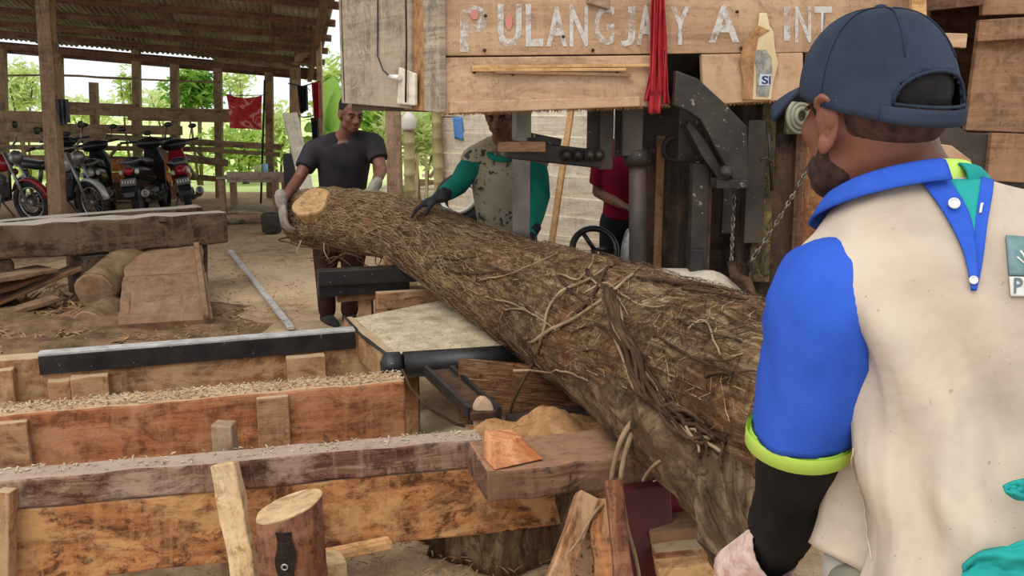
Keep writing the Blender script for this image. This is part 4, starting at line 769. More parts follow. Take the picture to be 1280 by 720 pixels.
for x, y in ((606, 20), (592, 90), (640, 93), (770, 92), (703, 46), (740, 63), (605, 63), (667, 126), (744, 131), (920, 15), (925, 60)): MB().lathe(hf(x, y, .0), HN, [(.004, 0), (.004, .012), (.008, .014), (.001, .017)], 8).build('nail', M_rustiron, hz)
board('side_panel', W_grey, [(427, 129), (514, 136), (514, -100), (420, -100)], 0, .025, fn=hs, nn=SN)
board('side_plank', W_grey, [(530, 139), (550, 141), (548, -100), (527, -100)], .004, .03, fn=hs, nn=SN)
board('sawdust_seam', M_sawdust2, [(505, 137), (534, 139), (530, -100), (506, -100)], -.012, .02, fn=hs, nn=SN)
board('switch_plate', W_white, [(496, 130), (518, 132), (518, 92), (498, 84)], .018, .016, fn=hs, nn=SN)
mb = MB(); mb.tube([hs(500, 97, .03), hs(488, 96, .04)], .012, 10); o = mb.build('lamp_socket', M_whitep, hz)
MB().tube([hs(488, 96, .04), hs(479, 88, .03), hs(472, 70, .01), hs(472, -20, .008)], .004, 5).build('cable', M_black, hz); MB().tube([hs(507, 128, .03), hs(508, 60, .03), hs(507, -20, .03)], .005, 5).build('cable', M_rustiron, hz)
# hidden sides, back and floor of the housing
Hr = hf(1152, 120); Hb = H0 + SU * 1.15; Hrb = Hr + SU * 1.15; zt = 2.75
def vboard(a, b, z0, z1, m=W_mach, name='back_board'):
    a = V((a.x, a.y, 0)); b = V((b.x, b.y, 0)); mb = MB().beam(a + V((0, 0, (z0 + z1) / 2)), b + V((0, 0, (z0 + z1) / 2)), .03, z1 - z0); return mb.build(name, m, hz)
vboard(Hb, Hrb, 1.62, zt); vboard(Hr, Hrb, 1.5, zt, W_brown, 'end_board')
MB().prism([V((p.x, p.y, zt)) for p in (H0, Hr, Hrb, Hb)], (0, 0, .03)).build('top_cover', W_mach, hz)
MB().beam(V((H0.x, H0.y, H0.z + .03)) + SU * .08 + HU * .05, V((H0.x, H0.y, H0.z + .03)) + SU * 1.1 + HU * .05, .06, .05).build('bottom_rail', W_mach, hz)
wc = (H0 + Hr) / 2 + SU * .5; MB().lathe(V((wc.x, wc.y, 2.2)), HN, [(.08, -.08), (.5, -.05), (.55, -.06), (.55, .06), (.5, .05), (.08, .08)], 40).build('band_wheel', M_iron, hz)
mb = MB(); random.seed(21)
for i in range(900):
    x = random.uniform(553, 1000); 
    if 838 < x < 878: continue
    y = lerp(142.5, 132.5, (x - 553) / 283) if x < 838 else lerp(131, 124, (x - 880) / 124); p = hf(x, y, random.uniform(-.03, .008)); s_ = random.uniform(.004, .016); d = V((random.uniform(-.7, .7), random.uniform(-.3, .3), -1)) * s_; b = len(mb.v); mb.v += [p + HU * .0022, p - HU * .0022 + V((0, 0, .003)), p + d]; mb.face([b, b + 1, b + 2])
mb.build('sawdust_fringe', M_sawdust2, hz, kind='stuff')
# lettering
t = NT('worn_white_paint'); v = t.uvr(1, 1, 'Object'); nz = t.noise(v, 26, 7, .75); nz2 = t.noise(v, 4, 3, .6); f = t.mix(.45, nz, nz2)
tr = t.n('BsdfTransparent'); mx = t.n('MixShader'); t.put(mx.inputs[0], t.ramp(f, [(.41, G0), (.53, (.85,) * 3)])); t.put(mx.inputs[1], tr.outputs[0]); t.put(mx.inputs[2], t.b.outputs[0]); t.put(t.out.inputs[0], mx.outputs[0])
M_letter = t.done(t.ramp(nz, [(.4, rgb(196, 186, 176)), (.7, rgb(224, 222, 218))]), .9); M_pinkp = plain('faded_pink_paint', rgb(190, 118, 112), rgb(204, 140, 128), 8, .9)
def glyph(ch, p0, p1, up_, out, mat, parent, name='painted_letter', bold=.02):
    """one character as a thin mesh spanning p0 (lower left) to p1 (lower right) with height vector up_"""
    cu = bpy.data.curves.new('g', 'FONT'); cu.body = ch; cu.offset = bold; cu.resolution_u = 3; to = bpy.data.objects.new('g', cu); COL.objects.link(to)
    dg = bpy.context.evaluated_depsgraph_get(); me = bpy.data.meshes.new_from_object(to.evaluated_get(dg)); bpy.data.objects.remove(to)
    xs = [q.co.x for q in me.vertices]; ys = [q.co.y for q in me.vertices]; x0, x1, y0, y1 = min(xs), max(xs), min(ys), max(ys); off = wloc(parent)
    for q in me.vertices: q.co = V(p0).lerp(V(p1), (q.co.x - x0) / (x1 - x0)) + V(up_) * ((q.co.y - y0) / (y1 - y0)) + V(out) - off
    o = bpy.data.objects.new(name, me); COL.objects.link(o); me.materials.clear(); me.materials.append(mat); o.parent = parent; return o
for ch, x0, x1, yb, yt in (('P', 575, 609, 65, 6), ('U', 622, 652, 60, 5), ('L', 657, 679, 58, 5), ('A', 683, 709, 58, 8), ('N', 712, 735, 58, 6), ('G', 743, 768, 56, 6), ('J', 776, 794, 58, 8), ('A', 796, 818, 56, 6), ('Y', 838, 862, 56, 8), ('A', 886, 924, 53, 6), ('I', 980, 988, 51, 8), ('N', 994, 1014, 53, 8), ('T', 1018, 1040, 52, 8)):
    a, b, c = hf(x0, yb, .003), hf(x1, yb, .003), hf(x0, yt, .003); glyph(ch, a, b, c - a, V(), M_letter, hz, bold=.03 if ch in 'PUA' else .02)
for x, y, w_, h in ((593, 18, .018, .022), (636, 27, .016, .035)): c = hf(x, y, .0045); MB().loft([[c + HU * math.cos(k * .5236) * w_ * s_ + V((0, 0, 1)) * math.sin(k * .5236) * h * s_ + HN * o_ for k in range(12)] for s_, o_ in ((1, 0), (.98, .001))], False).build('pink_dot', M_pinkp, hz)
# laths held by nails, red rag strips, cut oil bottle
for i, (x0, y0, x1, y1, m, lb) in enumerate(((590, 84, 815, 81.5, W_light, 'pale long lath on nails of the housing, uppermost of three'), (590, 87.5, 782, 87, W_light, 'middle lath of three resting on housing nails'), (618, 90, 788, 94, W_brown, 'brownish lath on housing nails, lowest of three'))): beam('lath', m, hf(x0, y0, .022), hf(x1, y1, .022), .02, .013, bevel=.002, label=lb, cat='lath', group='laths on the housing')
M_rag = plain('faded_red_rag', rgb(150, 34, 44), rgb(190, 66, 72), 6, .95, 0, .1, .4)
rg = empty('red_rag', hf(818, 143, .03), 'faded red rag strips tied and hanging over the saw housing', 'rag')
for i, (x0, x1, y0, y1, w0, w1) in enumerate(((818, 808, 40, 126, 5, 6), (822, 818, -60, 142, 9, 16), (827, 829, -60, 118, 8, 12), (817, 815, -60, 118, 6, 7), (831, 833, 60, 130, 4, 9))):
    def fn(u, v_): 
        y = lerp(y0, y1, v_); x = lerp(x0, x1, v_ ** 2) + (u - .5) * lerp(w0, w1, v_ ** 2) * (1 + .15 * math.sin(v_ * 9 + i)); return hf(x, y, .028 + .012 * math.sin(u * 9 + i * 2 + v_ * 4) + .006 * i)
    MB().grid(fn, 10, 26).build('strip', M_rag, rg, solid=.003)
ob = empty('flattened_bottle', hf(950, 126, .01), 'cut and flattened cream oil bottle nailed to the housing', 'bottle')
M_cream = plain('dirty_cream_plastic', rgb(196, 172, 128), rgb(226, 210, 168), 6, .5, 0, .4); M_lab = plain('grey_bottle_label', rgb(92, 94, 92), rgb(170, 166, 154), 40, .7)
def zb(pts): return [(840 + x * .1805, y * .1806) for x, y in pts]
board('bottle_body', M_cream, zb([(490, 690), (690, 692), (700, 590), (740, 440), (728, 400), (715, 330), (705, 220), (680, 180), (660, 90), (610, 90), (600, 180), (510, 300), (480, 400), (500, 560)]), .02, .014, ob, bevel=.004)
board('label', M_lab, zb([(585, 665), (668, 670), (694, 500), (690, 400), (650, 345), (590, 345), (572, 390), (585, 500)]), .023, .003, ob, bevel=0)
sq = board('sticker', plain('pale_sticker', rgb(186, 188, 196), rgb(206, 208, 212), 6, .6), zb([(600, 590), (684, 590), (690, 515), (610, 512)]), .0245, .0015, ob, bevel=0)
M_navy = plain('navy_print', rgb(30, 46, 104), rgb(44, 62, 124), 6, .7)
for ch, x0, x1 in (('2', 618, 652), ('S', 640, 668), ('I', 672, 684)):
    if ch == '2': continue
    (ax, ay), (bx2, by), (cx2, cy) = zb([(x0 - (18 if ch == 'S' else 0), 582), (x1, 582), (x0, 525)]); a, b, c = hf(ax, ay, .026), hf(bx2, by, .026), hf(ax, cy, .026); glyph(ch, a, b, c - a, V(), M_navy, ob, 'letter', .02)
board('dirt_crust', M_sawdust2, zb([(490, 690), (560, 690), (575, 400), (600, 260), (680, 210), (600, 175), (500, 300), (470, 420), (495, 560)]), .024, .008, ob, bevel=.003)
# ================================================================ saw machine below the housing
mc = empty('saw_machine', (PX(900, 300, 4.5).x, 4.5, 0), 'oily iron frame, guide arm and columns of the band saw', 'saw machine')
def mbx(name, m, x0, y0, x1, y1, Y, d, **k): return bx(name, m, x0, y0, x1, y1, Y, d, mc, **k)
def mbar(name, m, x0, y0, x1, y1, Y0, Y1, w_, h, **k): return beam(name, m, PX(x0, y0, Y0), PX(x1, y1, Y1), w_, h, mc, **k)
# blade
P0, P1 = PX(650, 120, 4.55), PX(651, 330, 4.55); MB().prism([PX(640, 120, 4.56), PX(663, 120, 4.5), PX(662, 345, 4.5), PX(641, 345, 4.56)], (0, .003, 0)).build('saw_blade', M_blade, mc)
M_pgreen = plain('greenish_plate', rgb(112, 114, 96), rgb(150, 150, 130), 5, .6, .2)
mbx('blade_guard', M_pgreen, 646, 140, 664, 172, 4.3, .02); mbx('guide_block', W_brown, 622, 177, 682, 190, 4.25, .05, bevel=.004)
mbar('guide_arm', M_iron, 632, 186, 760, 200, 4.33, 4.4, .07, .085, bevel=.008); mbar('guide_arm', M_iron, 660, 172, 700, 180, 4.4, 4.42, .06, .05)
for x in (708, 722, 737, 748): c = PX(x, 195, 4.33); MB().lathe(c + V((0, .03, 0)), (0, -1, .1), [(.022, 0), (.03, .02), (.028, .06), (.016, .07), (.014, .085), (.001, .086)], 14).build('bolt', M_iron, mc)
mbx('clamp_plate', M_iron, 735, 120, 751, 205, 4.42, .04); mbx('clamp_plate', M_plate, 751, 120, 766, 212, 4.36, .03, bevel=.003); mbx('clamp_plate', M_plate, 780, 130, 803, 195, 4.3, .05, bevel=.003); mbx('clamp_plate', M_iron, 850, 130, 882, 202, 4.35, .05, bevel=.003)
mbx('back_plate', M_iron, 770, 120, 850, 196, 4.75, .04)
# columns
c0, c1 = PX(797, 195, 4.35), PX(800, 345, 4.35); MB().tube([V((c1.x, 4.35, .4)), c0 + V((0, 0, .03))], .042, 20).build('column', M_plate, mc)
MB().lathe(c0 + V((0, 0, -.01)), (0, 0, 1), [(.06, -.03), (.065, 0), (.065, .03), (.04, .05)], 18).build('column_collar', M_iron, mc)
def pillar(name, m, x0, x1, ytop, Y, d, xb0=None, xb1=None, z0=0, **k):
    a, b = PX(x0, ytop, Y), PX(x1, ytop, Y); q0 = PX(xb0 or x0, 340, Y); q1 = PX(xb1 or x1, 340, Y); mb = MB()
    mb.loft([[V((q0.x, Y, z0)), V((q1.x, Y, z0)), V((q1.x, Y + d, z0)), V((q0.x, Y + d, z0))], [V((a.x, Y, a.z)), V((b.x, Y, b.z)), V((b.x, Y + d, b.z)), V((a.x, Y + d, a.z))]], False)
    for u, f in zip(range(len(mb.uv)), mb.f): mb.uv[u] = [(mb.v[i].z, mb.v[i].x + mb.v[i].y) for i in f]
    return mb.build(name, m, mc, **k)
pillar('wood_upright', W_mach, 826, 870, 170, 4.72, .1, 818, 876, bevel=.006); pillar('wood_upright', W_brown, 822, 832, 170, 4.68, .06, 816, 826, bevel=.004); pillar('wood_upright', M_rustiron, 812, 824, 185, 4.7, .05, 806, 818)
pillar('steel_column', M_iron, 867, 888, 205, 4.25, .09, 862, 882, bevel=.004); pillar('steel_edge', M_rustiron, 887, 891, 205, 4.26, .06, 883, 888)
pillar('column_foot', M_steel, 863, 879, 312, 4.22, .08, 862, 878, bevel=.003); pillar('wood_upright', W_mach, 888, 935, 120, 4.8, .1, 884, 925, bevel=.006)
pillar('main_plate', W_mach, 930, 1004, 126, 4.5, .12, 915, 1000, bevel=.006); pillar('steel_slide', M_plate, 936, 958, 150, 4.4, .08, 928, 950, bevel=.003, z0=.95)
pillar('moss_stain_board', wood('mossy_board', rgb(40, 34, 28), rgb(70, 60, 46), rgb(104, 90, 58), rgb(172, 150, 84), .32, sscale=7, grime=.8), 955, 972, 122, 4.44, .05, 936, 962, bevel=.003, z0=.75)
pillar('dark_upright', W_roof, 998, 1012, 122, 4.45, .06, 992, 1004); pillar('sawdust_board', wood('sawdust_caked_board', rgb(88, 54, 36), rgb(146, 96, 62), rgb(190, 142, 100), rgb(70, 46, 34), .4, gs=(9, 9)), 1010, 1070, 110, 4.55, .1, 1004, 1080)
pillar('steel_slide', M_iron, 905, 918, 232, 4.38, .05, 900, 912, z0=1.0)
# curved bracket
P = [(845, 88), (872, 98), (905, 128), (934, 158), (936, 236), (918, 228), (898, 192), (876, 150), (858, 138), (842, 132)]
MB().prism([PX(x, y, 4.12 + (x - 845) * .0006) for x, y in P], (0, .06, 0)).build('curved_bracket', M_iron, mc, bevel=.006)
MB().prism([PX(x, y, 4.2) for x, y in ((862, 150), (884, 178), (902, 210), (918, 232), (900, 226), (878, 196), (858, 158))], (0, .2, 0)).build('bracket_rib', M_iron, mc, bevel=.004)
mbx('bracket_foot', M_iron, 896, 225, 934, 236, 4.1, .15, bevel=.004); c = PX(907, 215, 4.1); MB().lathe(c, (0, -1, 0), [(.03, -.02), (.03, .015), (.018, .02), (.018, .045), (.001, .046)], 6).build('bolt', M_iron, mc)
c = PX(842, 186, 4.6); MB().torus(c, (.3, -1, 0), .055, .014, 24, 8).build('pulley_ring', M_iron, mc); c = PX(1000, 145, 4.38)
for k, r_ in enumerate((.075, .055, .035)): MB().torus(c + V((0, -.012 * k, 0)), (.5, -1, 0), r_, .011, 24, 8).build('valve_coil', M_pgreen, mc)
mbx('valve_body', M_pgreen, 986, 120, 1004, 168, 4.4, .06, bevel=.01)
MB().tube([PX(961, 166, 4.36), PX(963, 196, 4.35), PX(965, 238, 4.36)], .008, 8).build('lever', M_iron, mc); MB().tube([PX(950, 200, 4.34), PX(958, 197, 4.34), PX(966, 204, 4.35)], .006, 8).build('lever', M_iron, mc)
# chains
M_chainl = plain('worn_chain_steel', rgb(84, 76, 68), rgb(140, 130, 116), 20, .5, .5, .5)
def chain(name, a, b, n, parent, sag=0):
    L = (b - a).length / n; me = None; d = (b - a).normalized()
    for i in range(n):
        p = a.lerp(b, (i + .5) / n) - V((0, 0, sag * math.sin(math.pi * (i + .5) / n))); r0 = L * .72; mb = MB(); 
        q = d.to_track_quat('X', 'Z').to_matrix() @ Euler((math.pi / 2 * (i % 2) + .4, 0, 0)).to_matrix()
        mb2 = [p + q @ V((r0 * math.cos(k * .7854) * 1.15, r0 * .62 * math.sin(k * .7854), 0)) for k in range(9)]
        mb.tube(mb2, L * .26, 5, cap=False); mb.build(name, M_chainl if i % 3 else M_rustiron, parent)
ch = empty('hoist_chain', PX(937, 330, 4.3), 'steel hoist chain running diagonally up to the right', 'chain'); chain('link', PX(1018, 196, 4.32), PX(936, 330, 4.25), 34, ch, .02)
ch2 = empty('hoist_chain', PX(917, 335, 4.3), 'short vertical steel chain ending in the rusty hook', 'chain'); chain('link', PX(918, 238, 4.3), PX(914, 330, 4.22), 22, ch2)
MB().tube([PX(914, 328, 4.2), PX(918, 345, 4.15), PX(934, 352, 4.1), PX(942, 372, 4.05), PX(932, 392, 3.9)], [.02, .024, .024, .018, .008], 10).build('chain_hook', M_rustiron, label='rusty curved hook hanging on the vertical chain', cat='hook')
# steering wheel, shiny bag and heap seen behind the log
c = PX(743, 312, 4.9); hw = empty('hand_wheel', c, 'black hand wheel rising just behind the log', 'wheel'); MB().torus(c, (.15, -1, .5), .12, .018, 28, 8).build('rim', M_black, hw)
for k in range(3): e = Matrix.Rotation(k * 2.094, 3, V((.15, -1, .5)).normalized()); MB().tube([c, c + e @ V((.12, .018, 0)).normalized() * .12], .012, 6).build('spoke', M_black, hw)
MB().tube([c, c + V((-.03, .2, -.5)), V((c.x - .03, c.y + .25, 0))], .02, 8).build('column', M_iron, hw)
mb = MB(); mb.loft([[PX(x + dx * s_, y, 4.65 + .08 * q) for x, y, dx, q in ((787, yy, -w_, 0), (787, yy, 0, -1), (787, yy, w_, 0), (787, yy, 0, 1))] for yy, w_, s_ in ((345, 16, 1), (330, 19, 1), (312, 17, 1), (295, 11, 1), (284, 5, 1))]); mb.build('foil_sack', plain('silver_foil', rgb(120, 124, 124), rgb(196, 198, 196), 14, .35, .5, .5, .5), sub=1, label='crinkled silvery sack behind the round saw column', cat='sack')
mb = MB(); cc = PX(868, 352, 4.0); mb.grid(lambda u, v_: (cc.x + (u - .5) * .95, 4.0 + v_ * .5, .4 + .46 * math.sin(math.pi * v_) ** .5 * math.sin(math.pi * u) ** .4 * (1 + .25 * noise.noise(V((u * 4, v_ * 3, 2))))), 30, 14); mb.build('sawdust_heap', plain('pale_grey_heap', rgb(158, 148, 132), rgb(202, 192, 174), 7, .95, 0, .1, .6), label='pale grey heap behind the log at the foot of the columns', cat='sawdust', kind='stuff')
bx('machine_bed', W_mach, 700, 400, 1000, 480, 4.05, .55, mc)
# ================================================================ boarded wall on the right
WR = 4.3; wl = empty('wall_right', V((PX(1230, 200, WR).x, WR, 0)), kind='structure')
def rb(m, pts, Y, th=.035, **k):
    P = [PX(x, y, Y) for x, y in pts]; mb = MB(); mb.loft([[p + V((0, th, 0)) for p in P], P], False)
    mb.uv = [[(mb.v[i].x, mb.v[i].z) for i in f] for f in mb.f]; return mb.build(k.pop('name', 'board'), m, wl, bevel=.004, **k)
rb(W_brown, [(1222, 52), (1420, 40), (1420, 12), (1225, 25)], WR - .08); rb(W_brown, [(1213, 118), (1420, 112), (1420, 42), (1222, 50)], WR - .03); rb(W_brown, [(1207, 163), (1420, 172), (1420, 112), (1214, 116)], WR - .05)
rb(W_roof, [(1156, 14), (1232, 6), (1232, -40), (1156, -40)], WR - .06); rb(W_brown, [(1228, 19), (1420, 14), (1420, -60), (1228, -60)], WR - .04); rb(W_light, [(1141, 175), (1161, 178), (1158, -40), (1140, -40)], WR - .12)
rb(W_box, [(1150, 56), (1208, 60), (1210, 42), (1150, 40)], WR - .14); rb(W_brown, [(1163, 48), (1178, 48), (1178, 36), (1163, 36)], WR - .17)
rb(M_plate, [(1160, 250), (1420, 270), (1420, 172), (1210, 166), (1198, 158), (1176, 152), (1160, 154)], WR - .1, name='steel_plate'); rb(W_brown, [(1234, 226), (1420, 236), (1420, 172), (1240, 166)], WR - .14); rb(W_roof, [(1170, 300), (1420, 320), (1420, 236), (1170, 222)], WR - .06)
rb(W_box, [(1158, 215), (1218, 222), (1214, 200), (1190, 182), (1160, 178)], WR - .2, .12, name='round_offcut')
for i in range(5): rb(W_roof, [(1000, 140 + i * 95), (1430, 140 + i * 95), (1430, 48 + i * 95), (1000, 48 + i * 95)], WR + .55)  # dark backing added so the gaps between the boards read as shade
rb(W_roof, [(1000, 48), (1430, 48), (1430, -140), (1000, -140)], WR + .55)  # upper piece of the added dark backing
a = PX(1420, 100, WR); MB().box((a.x + .02, WR + .3, 1.3), (.03, .8, 2.6)).build('side_board', W_roof, wl); MB().box((PX(1290, 0, WR).x, WR + .3, 2.3), (.95, .75, .03)).build('top_board', W_roof, wl)
# ================================================================ whitewashed plank wall behind the saw
w0, w1 = PX(549, 200, 8.4), PX(786, 200, 7.3); ww = empty('wall_back', V(((w0.x + w1.x) / 2, (w0.y + w1.y) / 2, 0)), kind='structure')
for i in range(13):
    z = .1 + i * .165; j = random.uniform(-.012, .012)
    beam('board', W_white, V((w0.x, w0.y, z + j)), V((w1.x, w1.y, z - j + .0)), .025, .178, ww, up=(0, -.14, 1), seg=3, jit=.003, bevel=.003)
for t in (.0, .3, .62): q = w0.lerp(w1, t); MB().beam(V((q.x, q.y + .07, 0)), V((q.x, q.y + .07, 2.2)), .08, .08, up=(0, 1, 0)).build('post', W_post, ww)
for i in range(7):
    a, b = PX(772 + i * 36, 200, 6.75), PX(806 + i * 36, 200, 6.75); MB().box(((a.x + b.x) / 2, 6.75 + .02 * (i % 2), 1.15), (b.x - a.x + .02, .03, 2.3)).build('dark_backing', W_roof, ww)  # added dark backing; its colour stands in for the shade behind the columns
b0, b1 = PX(686, 296, 6.2), PX(716, 140, 6.6); beam('leaning_lath', W_light, V((b0.x - .08, 6.1, 0)), b1 + V((0, 0, .1)), .045, .03, seg=3, jit=.002, label='fresh yellowish lath leaning against the whitewashed wall', cat='lath')
c = PX(571, 147, 7.9); q = w0.lerp(w1, .05); MB().grid(lambda u, v_: (c.x + (u - .5) * .11 + .015 * v_, q.y - .12 + .02 * math.sin(u * 8), c.z - v_ * .19 * (1 + .1 * u)), 10, 8).build('blue_cloth', plain('sky_blue_cloth', rgb(84, 132, 196), rgb(120, 168, 222), 5, .9), solid=.006, label='small sky-blue cloth hanging on the whitewashed wall', cat='cloth')
MB().tube([q + V((c.x - q.x - .15, -.1, c.z + .0 - q.z)), q + V((c.x - q.x + .15, -.1, c.z - q.z))], .005, 5).build('cloth_string', M_rustiron, label='thin string holding the blue cloth', cat='string')
# post, poles, bottle on the bamboo
beam('roof_post', W_post, V((PX(494, 300, 7.4).x, 7.4, 0)), PX(489, -20, 7.4), .115, .1, up=(0, 1, 0), seg=5, jit=.004, label='square wooden post right behind the man in dark shirt', cat='post')
M_bam = plain('bamboo', rgb(148, 136, 92), rgb(190, 176, 128), 5, .6)
def bamboo(px0, Y, px1, ytop, r_, label):
    a = V((PX(px0, 240, Y).x, Y, 0)); b = PX(px1, ytop, Y); mb = MB(); P = []; R_ = []
    for i in range(13):
        q = a.lerp(b, i / 12)
        for dz, k in ((-.012, 1), (0, 1.18), (.012, 1)): P.append(q + V((0, 0, dz))); R_.append(r_ * k)
    mb.tube(P, R_, 10); mb.build('bamboo_pole', M_bam, label=label, cat='pole')
bamboo(512, 7.0, 511, 158, .042, 'bamboo pole with a bottle upside down on top'); bamboo(552, 8.3, 545, 135, .045, 'bamboo pole at the left end of the whitewashed wall')
c = PX(511, 158, 7.0); MB().lathe(c + V((0, 0, -.03)), (0, 0, 1), [(.05, 0), (.056, .02), (.056, .085), (.04, .115), (.02, .13), (.02, .16), (.001, .162)], 18).build('plastic_bottle', plain('milky_plastic', rgb(196, 188, 176), rgb(220, 212, 200), 4, .4), label='milky plastic bottle stuck on the bamboo pole', cat='bottle')
random.seed(5)
for i in range(3):
    x = 514 + i * 13; a = V((PX(x - 14, 235, 9.0).x, 9.2 + .1 * i, .03)); beam('bamboo_stick', M_bam, a, PX(x + random.uniform(-12, 12), 150 + random.uniform(0, 45), 9.4 + .1 * i), .025, .025, bevel=0, label=('thin dry stick nearest the bottle-topped bamboo pole', 'thin dry stick in the middle between the two bamboo poles', 'thin dry stick nearest the bamboo pole at the wall')[i], cat='stick', group='dry sticks before the green bush')
MB().grid(lambda u, v_: (lerp(-2.6, .1, u), lerp(12.4, 16.4, v_), -.03 + .42 * math.sin(math.pi * u) ** .6 * math.sin(math.pi * v_) ** .6 * (1 + .25 * noise.noise(V((u * 5, v_ * 5, 3))))), 30, 30).build('earth_bank', plain('pale_earth', rgb(170, 156, 130), rgb(214, 204, 182), 6, .95, 0, .1, .5), label='pale earth bank beyond the bamboo poles', cat='earth', kind='stuff')
for i, (x0, y0, x1, y1, Y, m, lb) in enumerate(((516, 232, 575, 224, 13.2, W_post, 'pale scrap plank lying farthest front by the bamboo pole'), (522, 226, 570, 229, 13.6, W_brown, 'brown scrap plank crossing behind the bamboo pole'), (528, 219, 580, 221, 14.2, W_white, 'whitish scrap plank lying highest on the pale earth bank'), (537, 222, 545, 211, 13.7, W_post, 'short scrap stick standing up from the plank pile'))): beam('scrap_plank', m, PX(x0, y0, Y), PX(x1, y1, Y), .1, .05, label=lb, cat='plank', group='scrap planks on the earth bank')
# wheel rim half hidden behind the teal sleeve
c = PX(578, 250, 6.0); ty = empty('wheelbarrow_tyre', (c.x, c.y, c.z - .2), 'black tyre with a whitish rim behind the teal sleeve', 'tyre'); MB().torus(c, (-.3, -1, .6), .15, .05, 30, 10).build('tyre', M_tyre, ty); MB().torus(c + V((-.02, -.05, .03)), (-.3, -1, .6), .115, .014, 28, 8).build('rim', M_whitep, ty); MB().lathe(V((c.x, c.y + .1, 0)), (0, 0, 1), [(.2, 0), (.2, c.z - .1), (.001, c.z - .09)], 14).build('drum', M_black, ty)
# ================================================================ people
def skinm(name, a, b):
    t = NT(name); v = t.uvr(1, 1, 'Object'); f = t.noise(v, 9, 5, .6); c = t.ramp(f, [(.3, a), (.7, b)]); t.bump(t.noise(v, 160, 3, .6), .12, .003); m = t.done(c, .5, 0, .4)
    t.b.inputs['Subsurface Weight'].default_value = .06; t.b.inputs['Subsurface Radius'].default_value = (.01, .004, .002); return m
def cloth(name, a, b, stain=None, sc_=5, amt=.5, fine=260, rough=.9):
    t = NT(name); v = t.uvr(1, 1, 'Object'); f = t.noise(v, sc_, 5, .6); c = t.ramp(f, [(.3, a), (.7, b)])
    if stain: c = t.mix(t.ramp(t.noise(v, sc_ * .8, 4, .6, .4), [(.62 - .2 * amt, G0), (.8 - .2 * amt, (.8,) * 3)]), c, stain)
    t.bump(t.mix(.4, t.noise(v, fine, 2, .5), t.noise(v, 14, 4, .6)), .25, .006); return t.done(c, rough, 0, .15)
SK1 = skinm('skin_brown', rgb(106, 62, 46), rgb(136, 84, 64)); SK2 = skinm('skin_dark_brown', rgb(96, 60, 46), rgb(126, 82, 62)); M_hair = plain('black_hair', rgb(11, 9, 9), rgb(26, 22, 20), 30, .7, 0, .3, .5)
M_eye = plain('eye_white', rgb(128, 112, 104), rgb(140, 124, 114), 4, .4); M_iris = plain('dark_iris', rgb(24, 16, 12), rgb(34, 22, 16), 4, .3); M_lip = plain('lip', rgb(112, 62, 54), rgb(132, 76, 66), 9, .6)
def frame(fwd, up=(0, 0, 1)):
    f = V(fwd).normalized(); r_ = f.cross(V(up)).normalized(); u = r_.cross(f); return Matrix((r_, f, u)).transposed()
def headprims(mb, c, m, s=1.0):
    L = lambda x, y, z: c + m @ (V((x, y, z)) * s)
    E = lambda p, r_: mb.ell(L(*p), [q * s for q in r_], m, 20, 14)
    E((0, -.012, .035), (.076, .095, .083)); E((0, .03, -.025), (.062, .062, .085)); E((0, .048, -.088), (.04, .042, .03))
    for sx in (-1, 1):
        E((sx * .036, .058, -.022), (.027, .026, .028)); E((sx * .045, .01, -.07), (.022, .045, .03))
        E((sx * .078, -.008, -.012), (.009, .026, .034)); E((sx * .084, -.018, -.006), (.007, .018, .026)); E((sx * .079, .0, -.04), (.007, .01, .013)); E((sx * .014, .1, -.034), (.011, .012, .009))
    mb.tube([L(0, .082, .02), L(0, .1, -.01), L(0, .113, -.03)], [.010 * s, .012 * s, .013 * s], 10, round_=True); mb.tube([L(-.042, .07, .022), L(0, .083, .018), L(.042, .07, .022)], [.011 * s, .014 * s, .011 * s], 10, round_=True)
    mb.tube([L(-.024, .082, -.063), L(0, .094, -.061), L(.024, .082, -.063)], [.006 * s, .009 * s, .006 * s], 8, round_=True); mb.tube([L(-.02, .08, -.075), L(0, .09, -.075), L(.02, .08, -.075)], [.006 * s, .009 * s, .006 * s], 8, round_=True)
def facebits(parent, c, m, s=1.0):
    L = lambda x, y, z: c + m @ (V((x, y, z)) * s)
    for sx in (-1, 1):
        o = MB().ell(L(sx * .031, .0765, .0), [.0125 * s, .0125 * s, .009 * s], m, 14, 10).build('eye', M_eye, parent); MB().ell(L(sx * .031, .0855, -.0005), [.0068 * s, .005 * s, .0075 * s], m, 12, 8).build('iris', M_iris, o)
        MB().tube([L(sx * .014, .094, .022), L(sx * .032, .09, .029), L(sx * .052, .074, .024)], [.004 * s, .005 * s, .003 * s], 8).build('eyebrow', M_hair, parent)
        MB().tube([L(sx * .016, .0875, .006), L(sx * .031, .0915, .011), L(sx * .047, .082, .006)], .003 * s, 6).build('eyelid', SK2, parent)
    MB().tube([L(-.025, .083, -.069), L(0, .0985, -.068), L(.025, .083, -.069)], [.003 * s, .005 * s, .003 * s], 8).build('lips', M_lip, parent)
